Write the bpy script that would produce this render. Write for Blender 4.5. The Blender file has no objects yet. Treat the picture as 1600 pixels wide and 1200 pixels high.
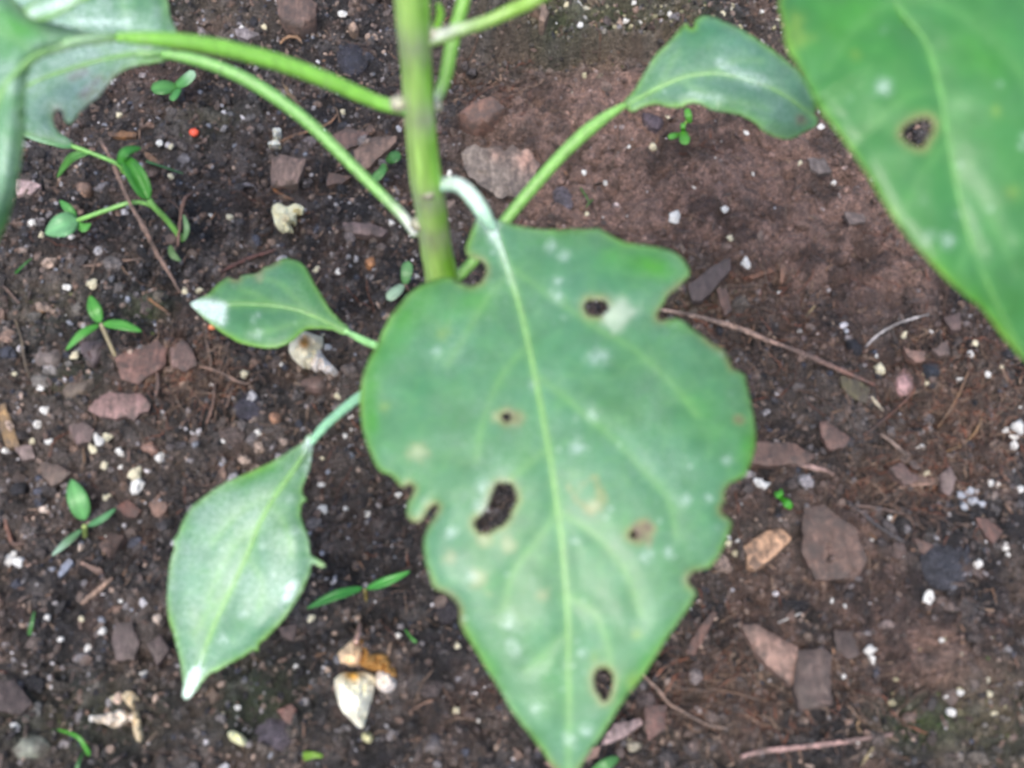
import bpy, math, random
import numpy as np
from mathutils import Vector, Matrix
from mathutils.geometry import delaunay_2d_cdt

S = bpy.context.scene
COL = S.collection
R = math.radians
random.seed(11)
rng = np.random.default_rng(11)

# ------------------------------------------------------------------ camera
CAM = np.array([0.0, -0.122, 0.2296])
PITCH = R(28)
FPX = 1797.0
cam = bpy.data.cameras.new('camera')
camo = bpy.data.objects.new('camera', cam)
COL.objects.link(camo)
camo.location = CAM
camo.rotation_euler = (PITCH, 0, 0)
cam.sensor_width = 36
cam.lens = 36 * FPX / 1600
cam.clip_start = 0.005
cam.clip_end = 60
cam.dof.use_dof = True
cam.dof.focus_distance = 0.60
cam.dof.aperture_fstop = (cam.lens / 1000) / 0.00145
S.camera = camo

# ------------------------------------------------------------------ light
SUN_EL, SUN_AZ = R(66), R(196)        # azimuth: clockwise from +Y
w = bpy.data.worlds.new('World'); S.world = w; w.use_nodes = True
nt = w.node_tree; nt.nodes.clear()
sky = nt.nodes.new('ShaderNodeTexSky'); sky.sky_type = 'NISHITA'; sky.sun_disc = False
sky.sun_elevation = SUN_EL; sky.sun_rotation = SUN_AZ
sky.air_density = 1.0; sky.dust_density = 4.0; sky.ozone_density = 1.5
bg = nt.nodes.new('ShaderNodeBackground'); bg.inputs[1].default_value = 0.15
wo = nt.nodes.new('ShaderNodeOutputWorld')
nt.links.new(sky.outputs[0], bg.inputs[0]); nt.links.new(bg.outputs[0], wo.inputs[0])
sun = bpy.data.lights.new('sun', 'SUN'); sun.energy = 1.45; sun.angle = R(32); sun.color = (1.0, 0.96, 0.90)
suno = bpy.data.objects.new('sun', sun); COL.objects.link(suno)
sd = Vector((math.sin(SUN_AZ) * math.cos(SUN_EL), math.cos(SUN_AZ) * math.cos(SUN_EL), math.sin(SUN_EL)))
suno.rotation_euler = sd.to_track_quat('Z', 'Y').to_euler()
suno.location = (0, 0, 1)
S.view_settings.view_transform = 'Standard'; S.view_settings.look = 'None'
S.view_settings.gamma = 1; S.view_settings.use_curve_mapping = False
S.view_settings.exposure = 1.0
S.render.engine = 'CYCLES'
S.cycles.use_denoising = True
S.cycles.max_bounces = 6

# ------------------------------------------------------------------ geometry of the view (pixel of the 1600x1200 photo -> place in the bed)
FW = np.array([0, math.sin(PITCH), -math.cos(PITCH)])
UP = np.array([0, math.cos(PITCH), math.sin(PITCH)])
RT = np.array([1.0, 0, 0])
def rays(px, py):
    px = np.asarray(px, float); py = np.asarray(py, float)
    return FW + RT * ((px - 800) / FPX)[..., None] + UP * ((600 - py) / FPX)[..., None]
def P(px, py, z=0.0):
    d = rays(px, py)
    t = (np.asarray(z, float) - CAM[2]) / d[..., 2]
    return CAM + d * t[..., None]
def PY(px, py, Y):
    d = rays(px, py)
    t = (Y - CAM[1]) / d[..., 1]
    return CAM + d * t[..., None]

# ------------------------------------------------------------------ noise
_LAT = rng.random((256, 256))
def vnoise(x, y, s, seed=0):
    x = np.asarray(x) * s + seed * 17.31; y = np.asarray(y) * s + seed * 9.77
    xi = np.floor(x).astype(int); yi = np.floor(y).astype(int)
    fx = x - xi; fy = y - yi
    fx = fx * fx * (3 - 2 * fx); fy = fy * fy * (3 - 2 * fy)
    a = _LAT[xi & 255, yi & 255]; b = _LAT[(xi + 1) & 255, yi & 255]
    c = _LAT[xi & 255, (yi + 1) & 255]; d = _LAT[(xi + 1) & 255, (yi + 1) & 255]
    return (a * (1 - fx) + b * fx) * (1 - fy) + (c * (1 - fx) + d * fx) * fy - 0.5
def fbm(x, y, s, o=4, seed=0, g=0.5):
    r = 0; a = 1.0
    for i in range(o):
        r = r + a * vnoise(x, y, s * 2.03 ** i, seed + i * 3); a *= g
    return r
def sm(a, b, x):
    t = np.clip((x - a) / (b - a), 0, 1); return t * t * (3 - 2 * t)
def lin(c):
    c = np.asarray(c, float) / 255
    return np.where(c < 0.04045, c / 12.92, ((c + 0.055) / 1.055) ** 2.4)
def blob(x, y, px, py, rx, ry=None):
    """soft round mask on the soil, given in photo pixels"""
    ry = ry or rx
    c = P(px, py, 0.0)
    sx = 0.26 / FPX * (1 + 0.0)
    k = np.linalg.norm(c - CAM) / FPX
    return np.exp(-(((x - c[0]) / (rx * k)) ** 2 + ((y - c[1]) / (ry * k * 1.15)) ** 2))

def compact(x, y):
    m = (blob(x, y, 960, 190, 180, 90) + blob(x, y, 1150, 300, 210, 110) + blob(x, y, 930, 330, 120, 60) +
         blob(x, y, 1330, 400, 130, 70) + blob(x, y, 1310, 850, 60, 60) + blob(x, y, 1450, 1000, 150, 60) * 0.45 + blob(x, y, 240, 80, 70, 60) * 0.4)
    return np.clip(m * 1.45 + fbm(x, y, 90, 3, 5) * 0.5 * (m > 0.05), 0, 1)
def mossm(x, y):
    m = (blob(x, y, 890, 50, 110, 60) * .8 + blob(x, y, 1050, 60, 90, 50) * .5 + blob(x, y, 1440, 1130, 60, 30) + blob(x, y, 1560, 1130, 60, 60) * .5 +
         blob(x, y, 230, 480, 30, 25) + blob(x, y, 100, 590, 50, 30) * .5 + blob(x, y, 400, 1090, 60, 50) * .6 + blob(x, y, 1100, 480, 60, 30) * .5 +
         blob(x, y, 60, 470, 80, 50) * .3 + blob(x, y, 330, 180, 60, 30) * .4 + blob(x, y, 160, 30, 200, 50) * .3 + blob(x, y, 120, 1120, 130, 50) * .45)
    return np.clip(m, 0, 1)

def crack(x, y):
    a = np.abs(fbm(x, y, 60, 4, 71)); return np.clip(1 - a / .022, 0, 1) * sm(-.05, .2, fbm(x, y, 40, 2, 75))
HOLES = [(870, 100, 30, 14, .004), (735, 118, 24, 16, .005), (1338, 395, 14, 16, .003), (590, 110, 34, 26, .004), (1230, 275, 12, 9, .003),
         (840, 165, 22, 10, .003), (1168, 284, 9, 7, .003), (560, 960, 36, 28, .004), (510, 760, 40, 22, .003), (1320, 270, 18, 18, .0035),
         (1150, 540, 16, 12, .003), (250, 1000, 20, 40, .003), (480, 800, 20, 30, .003), (460, 1085, 40, 36, .003), (540, 50, 40, 14, .003),
         (1460, 655, 22, 16, .003), (1540, 690, 40, 20, .003), (760, 1120, 50, 50, .004), (620, 300, 40, 26, .003), (385, 170, 30, 14, .003)]
def H(x, y):
    x = np.asarray(x, float); y = np.asarray(y, float)
    c = compact(x, y)
    h = fbm(x, y, 16, 3, 1) * 0.0065; h0 = fbm(x, y, 1.2, 3, 18) * .03 * sm(.2, 1.5, np.hypot(x, y))
    h = h + fbm(x, y, 70, 2, 2) * 0.0036 * (1 - .2 * c) + np.abs(fbm(x, y, 130, 3, 12)) * .006 * c - crack(x, y) * .0016 * c
    r = vnoise(x, y, 210, 7) + .6 * vnoise(x, y, 420, 8)
    h = h + r * 0.0016 * (1 - .6 * c) + (np.abs(vnoise(x, y, 150, 14)) * .0050 + np.abs(vnoise(x, y, 340, 15)) * .0026 - .0017) * (1 - .45 * c)
    h = h + fbm(x, y, 800, 3, 9) * 0.0015 * (1 - .25 * c)
    # a raised mossy crust beyond the smooth patch
    k0 = P(900, 98, 0.0); led = sm(0, .003, y - k0[1] + vnoise(x, y, 120, 4) * .006) * sm(-.012, .0, x - P(770, 90)[0]) * (1 - sm(0, .03, x - P(1080, 90)[0]))
    h = h + led * (0.0085 + fbm(x, y, 200, 3, 6) * .006) + .0035 * blob(x, y, 960, 190, 150, 60) + .003 * blob(x, y, 760, 165, 50, 30)
    for (a, b, rx, ry, d) in HOLES:
        h = h - d * blob(x, y, a, b, rx, ry)
    h = h + .0022 * np.exp(-((x + .0145) ** 2 + (y + .0055) ** 2) / .010 ** 2)
    out = np.maximum(sm(.155, .20, np.abs(x)), sm(.13, .18, np.abs(y - .012)))
    return h * (1 - out) + h0 * out
def G(px, py, lift=0.0):
    """where the line of sight through a pixel meets the soil"""
    z = np.zeros_like(np.asarray(px, float))
    for _ in range(6):
        p = P(px, py, z)
        z = .5 * z + .5 * (H(p[..., 0], p[..., 1]) + lift)
    return P(px, py, z)

# ------------------------------------------------------------------ materials
def mat(name, build):
    m = bpy.data.materials.new(name); m.use_nodes = True
    nt = m.node_tree; nt.nodes.clear()
    o = nt.nodes.new('ShaderNodeOutputMaterial')
    build(nt, o, m)
    return m
def N(nt, t, **k):
    n = nt.nodes.new(t)
    for a, b in k.items():
        if a.startswith('i_'): n.inputs[a[2:].replace('_', ' ')].default_value = b
        else: setattr(n, a, b)
    return n
def noise(nt, scale, detail=4, rough=.6, vec=None):
    n = N(nt, 'ShaderNodeTexNoise'); n.inputs['Scale'].default_value = scale; n.inputs['Detail'].default_value = detail
    n.inputs['Roughness'].default_value = rough
    if vec is None:
        t = N(nt, 'ShaderNodeTexCoord'); vec = t.outputs['Object']
    nt.links.new(vec, n.inputs['Vector']); return n
def ramp(nt, fac, a, b, ca=0.0, cb=1.0):
    r = N(nt, 'ShaderNodeMapRange'); r.inputs[1].default_value = a; r.inputs[2].default_value = b
    r.inputs[3].default_value = ca; r.inputs[4].default_value = cb
    nt.links.new(fac, r.inputs[0]); return r.outputs[0]
def mulcol(nt, col, fac):
    m = N(nt, 'ShaderNodeMix', data_type='RGBA', blend_type='MULTIPLY'); m.inputs['Factor'].default_value = 1
    nt.links.new(col, m.inputs['A']); nt.links.new(fac, m.inputs['B']); return m.outputs['Result']
def mixc(nt, fac, a, b):
    m = N(nt, 'ShaderNodeMix', data_type='RGBA')
    nt.links.new(fac, m.inputs['Factor'])
    for k, v in (('A', a), ('B', b)):
        if isinstance(v, (tuple, list)): m.inputs[k].default_value = (*v, 1)
        else: nt.links.new(v, m.inputs[k])
    return m.outputs['Result']
def attr(nt, name='Col'):
    return N(nt, 'ShaderNodeAttribute', attribute_name=name)
def bumpn(nt, h, dist, strength=1.0):
    b = N(nt, 'ShaderNodeBump'); b.inputs['Strength'].default_value = strength; b.inputs['Distance'].default_value = dist
    nt.links.new(h, b.inputs['Height']); return b.outputs[0]

def N_const(nt, col):
    n = N(nt, 'ShaderNodeRGB'); n.outputs[0].default_value = (*col, 1); return n.outputs[0]
def b_leaf(nt, o, m):
    a = attr(nt)
    n1 = noise(nt, 260, 5, .6); n2 = noise(nt, 1500, 3, .6)
    f = ramp(nt, n1.outputs[0], .3, .7, .86, 1.14)
    c = mulcol(nt, a.outputs['Color'], f)
    film = noise(nt, 90, 4, .7)  # noise that breaks up the painted sky sheen
    sheen_f = ramp(nt, film.outputs[0], .42, .75, 0, .16)
    c = mixc(nt, sheen_f, c, (.16, .36, .27))  # noisy bluish green mix paints sky sheen into the base colour
    c = mulcol(nt, c, N_const(nt, (.57, .69, .54)))
    ra = attr(nt, 'Res'); ng = noise(nt, 1700, 3, .75); 
    rm = N(nt, 'ShaderNodeMath', operation='MULTIPLY'); nt.links.new(ra.outputs['Fac'], rm.inputs[0]); nt.links.new(ramp(nt, ng.outputs[0], .36, .62, .25, 1.55), rm.inputs[1])
    rc = N(nt, 'ShaderNodeMath', operation='MINIMUM'); nt.links.new(rm.outputs[0], rc.inputs[0]); rc.inputs[1].default_value = .96
    c = mixc(nt, rc.outputs[0], c, (.74, .86, .86))  # whitens residue spots and painted glare alike
    p = N(nt, 'ShaderNodeBsdfPrincipled')
    nt.links.new(c, p.inputs['Base Color'])
    nt.links.new(ramp(nt, n1.outputs[0], .3, .7, .46, .6), p.inputs['Roughness'])
    p.inputs['IOR'].default_value = 1.55
    p.inputs['Coat Weight'].default_value = .4; p.inputs['Coat Roughness'].default_value = .42; p.inputs['Coat IOR'].default_value = 1.6
    mx = N(nt, 'ShaderNodeMath', operation='ADD'); nt.links.new(n1.outputs[0], mx.inputs[0]); nt.links.new(n2.outputs[0], mx.inputs[1])
    bn = bumpn(nt, mx.outputs[0], .0003, .25)
    nt.links.new(bn, p.inputs['Normal']); nt.links.new(bn, p.inputs['Coat Normal'])
    t = N(nt, 'ShaderNodeBsdfTranslucent')
    tc = mulcol(nt, c, ramp(nt, n1.outputs[0], 0, 1, 1.2, 1.2))
    g = N(nt, 'ShaderNodeMix', data_type='RGBA', blend_type='MULTIPLY'); g.inputs['Factor'].default_value = 1
    nt.links.new(tc, g.inputs['A']); g.inputs['B'].default_value = (.9, 1.25, .35, 1); nt.links.new(g.outputs['Result'], t.inputs[0])
    ms = N(nt, 'ShaderNodeMixShader'); ms.inputs[0].default_value = .25
    nt.links.new(p.outputs[0], ms.inputs[1]); nt.links.new(t.outputs[0], ms.inputs[2]); nt.links.new(ms.outputs[0], o.inputs[0])
def b_stem(nt, o, m):
    a = attr(nt); tc = N(nt, 'ShaderNodeTexCoord')
    mp = N(nt, 'ShaderNodeMapping'); mp.inputs['Scale'].default_value = (1, 1, .12); nt.links.new(tc.outputs['Object'], mp.inputs[0])
    n = noise(nt, 900, 4, .6, mp.outputs[0]); n2 = noise(nt, 350, 4, .6)
    c = mulcol(nt, a.outputs['Color'], ramp(nt, n.outputs[0], .3, .7, .75, 1.2))
    c = mixc(nt, ramp(nt, n2.outputs[0], .58, .75, 0, .22), c, (.36, .46, .24))
    p = N(nt, 'ShaderNodeBsdfPrincipled'); nt.links.new(c, p.inputs['Base Color'])
    p.inputs['Roughness'].default_value = .42; p.inputs['Subsurface Weight'].default_value = .25
    p.inputs['Subsurface Radius'].default_value = (.0012, .0015, .0004); p.inputs['Subsurface Scale'].default_value = 1
    p.inputs['Coat Weight'].default_value = .35; p.inputs['Coat Roughness'].default_value = .35
    nt.links.new(bumpn(nt, n.outputs[0], .0004, .4), p.inputs['Normal']); nt.links.new(p.outputs[0], o.inputs[0])
def b_soil(fine):
    def f(nt, o, m):
        a = attr(nt)
        n1 = noise(nt, 380, 6, .7); n2 = noise(nt, 1600, 4, .7); n3 = noise(nt, 140, 4, .6)
        c = mulcol(nt, a.outputs['Color'], ramp(nt, n2.outputs[0], .32, .68, .3, 1.8))
        c = mulcol(nt, c, ramp(nt, n1.outputs[0], .32, .68, .45, 1.55))
        c = mixc(nt, ramp(nt, n2.outputs[0], .66, .74, 0, .5), c, (.30, .25, .22))
        p = N(nt, 'ShaderNodeBsdfPrincipled'); nt.links.new(c, p.inputs['Base Color'])
        nt.links.new(ramp(nt, n1.outputs[0], .36, .60, .75, .16), p.inputs['Roughness'])
        ad = N(nt, 'ShaderNodeMath', operation='ADD'); nt.links.new(n1.outputs[0], ad.inputs[0]); nt.links.new(n2.outputs[0], ad.inputs[1])
        nt.links.new(bumpn(nt, ad.outputs[0], .0014 if fine else .0008, 1.0), p.inputs['Normal']); nt.links.new(p.outputs[0], o.inputs[0])
    return f
def b_bark(nt, o, m):
    a = attr(nt); tc = N(nt, 'ShaderNodeTexCoord')
    oi = N(nt, 'ShaderNodeObjectInfo')
    mp = N(nt, 'ShaderNodeMapping'); mp.inputs['Scale'].default_value = (1, .22, 1)
    vr = N(nt, 'ShaderNodeCombineXYZ'); nt.links.new(ramp(nt, oi.outputs['Random'], 0, 1, -1.5, 1.5), vr.inputs[2]); nt.links.new(vr.outputs[0], mp.inputs['Rotation'])
    nt.links.new(tc.outputs['Object'], mp.inputs[0])
    n = noise(nt, 900, 5, .65, mp.outputs[0]); n2 = noise(nt, 420, 5, .7)
    c = mulcol(nt, a.outputs['Color'], ramp(nt, n.outputs[0], .32, .68, .5, 1.35))
    c = mulcol(nt, c, ramp(nt, n2.outputs[0], .3, .7, .6, 1.3))
    c = mixc(nt, ramp(nt, n2.outputs[0], .56, .68, 0, .6), c, (.045, .035, .032))
    n4 = noise(nt, 260, 6, .75); c = mixc(nt, ramp(nt, n4.outputs[0], .40, .58, 0, .8), c, (.055, .043, .038))
    p = N(nt, 'ShaderNodeBsdfPrincipled'); nt.links.new(c, p.inputs['Base Color']); p.inputs['Roughness'].default_value = .62
    ad = N(nt, 'ShaderNodeMath', operation='ADD'); nt.links.new(n.outputs[0], ad.inputs[0]); nt.links.new(n2.outputs[0], ad.inputs[1])
    nt.links.new(bumpn(nt, ad.outputs[0], .0006, .8), p.inputs['Normal']); nt.links.new(p.outputs[0], o.inputs[0])
def b_perl(nt, o, m):
    a = attr(nt); oi = N(nt, 'ShaderNodeObjectInfo')
    n = noise(nt, 900, 4, .6)
    c = mulcol(nt, oi.outputs['Color'], ramp(nt, n.outputs[0], .3, .7, .72, 1.1))
    c = mixc(nt, ramp(nt, n.outputs[0], .62, .72, 0, .35), c, (.25, .2, .15))
    p = N(nt, 'ShaderNodeBsdfPrincipled'); nt.links.new(c, p.inputs['Base Color']); p.inputs['Roughness'].default_value = .55
    nt.links.new(bumpn(nt, n.outputs[0], .0006, .7), p.inputs['Normal']); nt.links.new(p.outputs[0], o.inputs[0])
def b_petal(nt, o, m):
    a = attr(nt); n = noise(nt, 500, 5, .7)
    c = mulcol(nt, a.outputs['Color'], ramp(nt, n.outputs[0], .3, .7, .78, 1.1))
    p = N(nt, 'ShaderNodeBsdfPrincipled'); nt.links.new(c, p.inputs['Base Color']); p.inputs['Roughness'].default_value = .6
    p.inputs['Subsurface Weight'].default_value = .3; p.inputs['Subsurface Radius'].default_value = (.001, .0008, .0005); p.inputs['Subsurface Scale'].default_value = 1
    nt.links.new(bumpn(nt, n.outputs[0], .0008, .8), p.inputs['Normal']); nt.links.new(p.outputs[0], o.inputs[0])
def b_bead(nt, o, m):
    a = attr(nt); n = noise(nt, 700, 3, .6)
    p = N(nt, 'ShaderNodeBsdfPrincipled'); nt.links.new(mulcol(nt, a.outputs['Color'], ramp(nt, n.outputs[0], .3, .7, .8, 1.1)), p.inputs['Base Color'])
    p.inputs['Roughness'].default_value = .3; nt.links.new(p.outputs[0], o.inputs[0])
M = dict(leaf=mat('leaf_skin', b_leaf), stem=mat('stem_skin', b_stem), soil=mat('soil', b_soil(True)), crumb=mat('soil_crumb', b_soil(False)),
         bark=mat('bark', b_bark), perl=mat('perlite', b_perl), petal=mat('dried_petal', b_petal), bead=mat('glazed_bead', b_bead))

# ------------------------------------------------------------------ object helpers
def tag(o, label=None, cat=None, group=None, kind=None):
    for k, v in (('label', label), ('category', cat), ('group', group), ('kind', kind)):
        if v: o[k] = v
    return o
def empty(name, loc):
    o = bpy.data.objects.new(name, None); COL.objects.link(o); o.location = loc; o.empty_display_size = .005
    o['_loc'] = [float(v) for v in loc]
    return o
def mesh(name, v, f, m, cols=None, parent=None, origin=None, smooth=True):
    """one mesh object; v in world metres; origin is where the object's own zero goes"""
    v = np.asarray(v, float)
    if origin is None: origin = np.array([v[:, 0].mean(), v[:, 1].mean(), v[:, 2].min()])
    me = bpy.data.meshes.new(name)
    me.from_pydata((v - origin).tolist(), [], f if isinstance(f, list) else f.tolist())
    if cols is not None:
        cols = np.asarray(cols, float)
        if cols.ndim == 1: cols = np.tile(cols, (len(v), 1))
        ca = me.color_attributes.new('Col', 'FLOAT_COLOR', 'POINT')
        ca.data.foreach_set('color', np.c_[cols, np.ones(len(v))].astype(np.float32).ravel())
    if smooth: me.polygons.foreach_set('use_smooth', np.ones(len(me.polygons), bool))
    me.materials.append(m); me.update()
    o = bpy.data.objects.new(name, me); COL.objects.link(o)
    if parent is not None:
        o.parent = parent
        base = world_loc(parent)
        o.location = origin - base
    else: o.location = origin
    o['_loc'] = [float(q) for q in origin]
    return o
def world_loc(o): return np.array(o['_loc'])

def catmull(pts, step, closed=True):
    pts = np.asarray(pts, float); n = len(pts); out = []
    rngi = range(n) if closed else range(n - 1)
    for i in rngi:
        if closed: p0, p1, p2, p3 = pts[i - 1], pts[i], pts[(i + 1) % n], pts[(i + 2) % n]
        else: p0, p1, p2, p3 = pts[max(i - 1, 0)], pts[i], pts[i + 1], pts[min(i + 2, n - 1)]
        k = max(1, int(np.linalg.norm((p2 - p1)[:2]) / step))
        for j in range(k):
            t = j / k
            out.append(.5 * ((2 * p1) + (-p0 + p2) * t + (2 * p0 - 5 * p1 + 4 * p2 - p3) * t * t + (-p0 + 3 * p1 - 3 * p2 + p3) * t ** 3))
    if not closed: out.append(pts[-1])
    return np.array(out)
def inpoly(x, y, poly):
    x = np.asarray(x); y = np.asarray(y); c = np.zeros(x.shape, bool)
    a = poly; b = np.roll(poly, -1, 0)
    for (x1, y1), (x2, y2) in zip(a, b):
        if y1 == y2: continue
        m = ((y1 > y) != (y2 > y)) & (x < (x2 - x1) * (y - y1) / (y2 - y1) + x1)
        c ^= m
    return c
def dpoly(x, y, pl, closed=False):
    """distance to polyline, and arc parameter 0..1, and side"""
    x = np.asarray(x, float); y = np.asarray(y, float)
    a = np.asarray(pl, float); b = np.roll(a, -1, 0) if closed else a[1:]
    if not closed: a = a[:-1]
    L = np.hypot(*(b - a).T); cum = np.r_[0, np.cumsum(L)]
    best = np.full(x.shape, 1e9); s = np.zeros(x.shape); sd = np.ones(x.shape)
    for i in range(len(a)):
        ab = b[i] - a[i]; l2 = max(ab @ ab, 1e-9)
        t = np.clip(((x - a[i][0]) * ab[0] + (y - a[i][1]) * ab[1]) / l2, 0, 1)
        dx = x - a[i][0] - t * ab[0]; dy = y - a[i][1] - t * ab[1]
        d = np.hypot(dx, dy); m = d < best
        best = np.where(m, d, best); s = np.where(m, (cum[i] + t * L[i]) / cum[-1], s)
        sd = np.where(m, np.sign(ab[0] * dy - ab[1] * dx), sd)
    return best, s, sd
def tri(outline, holes, step, jit=.25):
    """triangulate an outline with holes, filled with a jittered grid; returns 2D verts, tris, n boundary verts"""
    outline = np.asarray(outline, float)
    pts = [outline]; edges = []; n = len(outline)
    edges += [(i, (i + 1) % n) for i in range(n)]
    for h in holes:
        k = sum(len(p) for p in pts); m = len(h); pts.append(np.asarray(h, float)); edges += [(k + i, k + (i + 1) % m) for i in range(m)]
    x0, y0 = outline.min(0); x1, y1 = outline.max(0)
    gx, gy = np.meshgrid(np.arange(x0 + step * .5, x1, step), np.arange(y0 + step * .5, y1, step * .87))
    gx[1::2] += step / 2
    gx = gx.ravel(); gy = gy.ravel()
    r = np.random.default_rng(len(gx) + n)
    gx = gx + r.uniform(-jit, jit, gx.shape) * step; gy = gy + r.uniform(-jit, jit, gy.shape) * step
    m = inpoly(gx, gy, outline) & (dpoly(gx, gy, outline, True)[0] > step * .45)
    for h in holes: m &= ~inpoly(gx, gy, h) & (dpoly(gx, gy, h, True)[0] > step * .45)
    allp = np.vstack(pts + [np.c_[gx[m], gy[m]]])
    res = delaunay_2d_cdt([Vector(p) for p in allp], edges, [], 0, 1e-5)
    v = np.array([tuple(p) for p in res[0]]); f = [tuple(q) for q in res[2]]
    fa = np.array(f); c = v[fa].mean(1)
    keep = inpoly(c[:, 0], c[:, 1], outline)
    for h in holes: keep &= ~inpoly(c[:, 0], c[:, 1], h)
    fa = fa[keep]
    # consistent winding, seen from above (photo y runs down)
    ar = np.cross(v[fa[:, 1]] - v[fa[:, 0]], v[fa[:, 2]] - v[fa[:, 0]])
    fa[ar > 0] = fa[ar > 0][:, ::-1]
    used = np.unique(fa); mp = -np.ones(len(v), int); mp[used] = np.arange(len(used))
    return v[used], mp[fa], n

def tube(name, pts3, rad, m, cols, parent=None, seg=12, ridges=0, ridge=0.0, closed_end=True, origin=None, jitter=0.0):
    """tapered tube through 3D points; cols: one per point (linear rgb) or fn(normals, s)"""
    pts3 = np.asarray(pts3, float); rad = np.asarray(rad, float)
    cum = np.r_[0, np.cumsum(np.linalg.norm(np.diff(pts3, axis=0), axis=1))]
    full = np.c_[pts3, rad]; sp = catmull(full, 1e9, False) if False else None
    # resample smoothly
    n = max(len(pts3), int(cum[-1] / max(rad.mean() * .9, .0004)) + 2); n = min(n, 140)
    t = np.linspace(0, cum[-1], n)
    dense = catmull_t(full, cum, t)
    c3 = dense[:, :3]; r = np.abs(dense[:, 3])
    T = np.gradient(c3, axis=0); T /= np.linalg.norm(T, axis=1)[:, None]
    ref = np.array([0, 0, 1.0]) if abs(T[0][2]) < .9 else np.array([0, 1.0, 0])
    Bv = []; u = np.cross(T[0], ref); u /= np.linalg.norm(u)
    for i in range(n):
        u = u - T[i] * (u @ T[i]); u /= np.linalg.norm(u); Bv.append(u.copy())
    Bv = np.array(Bv); W = np.cross(T, Bv)
    th = np.linspace(0, 2 * np.pi, seg, endpoint=False)
    rr = 1 + ridge * np.cos(ridges * th) if ridges else np.ones(seg)
    nrm = Bv[:, None, :] * np.cos(th)[None, :, None] + W[:, None, :] * np.sin(th)[None, :, None]
    jt = 1 + jitter * np.random.default_rng(n).normal(size=(n, seg)) if jitter else 1.0
    v = c3[:, None, :] + nrm * (r[:, None] * rr[None] * jt)[..., None]
    v = v.reshape(-1, 3); nf = nrm.reshape(-1, 3)
    f = []
    for i in range(n - 1):
        for j in range(seg):
            a = i * seg + j; b = i * seg + (j + 1) % seg
            f.append((a, b, b + seg, a + seg))
    k = len(v); v = np.vstack([v, c3[0] - T[0] * r[0] * .6, c3[-1] + T[-1] * r[-1] * .8]); nf = np.vstack([nf, -T[0], T[-1]])
    for j in range(seg):
        f.append((k, (j + 1) % seg, j)); f.append((k + 1, (n - 1) * seg + j, (n - 1) * seg + (j + 1) % seg))
    s = np.r_[np.repeat(t / cum[-1], seg), 0, 1]
    ths = np.r_[np.tile(th, n), 0, 0]
    if callable(cols): cc = cols(nf, s, ths, v)
    else:
        cols = np.asarray(cols, float)
        if cols.ndim == 1: cc = np.tile(cols, (len(v), 1))
        else: cc = np.stack([np.interp(s, cum / cum[-1], cols[:, q]) for q in range(3)], 1)
    return mesh(name, v, f, m, cc, parent, origin)
def catmull_t(P_, cum, t):
    out = np.zeros((len(t), P_.shape[1])); n = len(P_)
    idx = np.clip(np.searchsorted(cum, t, 'right') - 1, 0, n - 2)
    u = (t - cum[idx]) / np.maximum(cum[idx + 1] - cum[idx], 1e-9)
    p0 = P_[np.maximum(idx - 1, 0)]; p1 = P_[idx]; p2 = P_[idx + 1]; p3 = P_[np.minimum(idx + 2, n - 1)]
    u = u[:, None]
    return .5 * (2 * p1 + (-p0 + p2) * u + (2 * p0 - 5 * p1 + 4 * p2 - p3) * u * u + (-p0 + 3 * p1 - 3 * p2 + p3) * u ** 3)

# ================================================================== SOIL
def soil_colour(x, y, rough=1.0):
    c = compact(x, y)[..., None]; ms = mossm(x, y)[..., None]
    dark = lin((88, 79, 74)); black = lin((44, 42, 44)); brown = lin((132, 107, 97)); red = lin((106, 86, 77)); grey = lin((124, 118, 117)); moss = lin((66, 84, 44))
    a = sm(-.25, .35, fbm(x, y, 60, 4, 21))[..., None]; b = sm(.0, .4, fbm(x, y, 110, 4, 31))[..., None]; g = sm(.05, .45, fbm(x, y, 200, 4, 41))[..., None]
    col = black * (1 - a) + dark * a
    right = sm(-.02, .05, x)[..., None]
    col = col * (1 - b * (.35 + .35 * right)) + red * b * (.35 + .35 * right)
    col = col * (1 - g * .4) + grey * g * .4
    dk = sm(.0, .25, fbm(x, y, 130, 4, 61))[..., None]; crk = crack(x, y)[..., None]; bc = (brown * (1 - g * .4) + red * g * .4) * (1 - .6 * dk) * (1 - .75 * crk)
    cc = np.clip(c * 1.15, 0, 1)
    col = col * (1 - cc * .85) + bc * cc * .85
    col = col * (1 - .15 * (1 - cc)); col = col * (1 - ms * .5) + moss * ms * .5
    return col
nx, ny = 820, 760
ux = np.linspace(-1, 1, nx); uy = np.linspace(-1, 1, ny)
def warp(u, half, outer):   # even spacing over the bed in view, then widening to the far edge
    a = np.abs(u); k = .86
    return np.sign(u) * np.where(a < k, a / k * half, half + (np.clip((a - k) / (1 - k), 0, 1) ** 3) * (outer - half))
gx, gy = np.meshgrid(warp(ux, .165, 15.0), warp(uy, .125, 15.0) + .012)
gz = H(gx, gy)
v = np.stack([gx, gy, gz], -1).reshape(-1, 3)
idx = np.arange(nx * ny).reshape(ny, nx)
f = np.stack([idx[:-1, :-1], idx[:-1, 1:], idx[1:, 1:], idx[1:, :-1]], -1).reshape(-1, 4)
scol = soil_colour(gx, gy).reshape(-1, 3); of = np.maximum(sm(.155, .2, np.abs(gx)), sm(.13, .18, np.abs(gy - .012))).reshape(-1, 1); scol = scol * (1 - of) + scol.mean(0) * of
tag(mesh('soil', v, f, M['soil'], scol, origin=np.zeros(3)), 'dark moist garden soil under the pepper plant', kind='structure')

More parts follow.
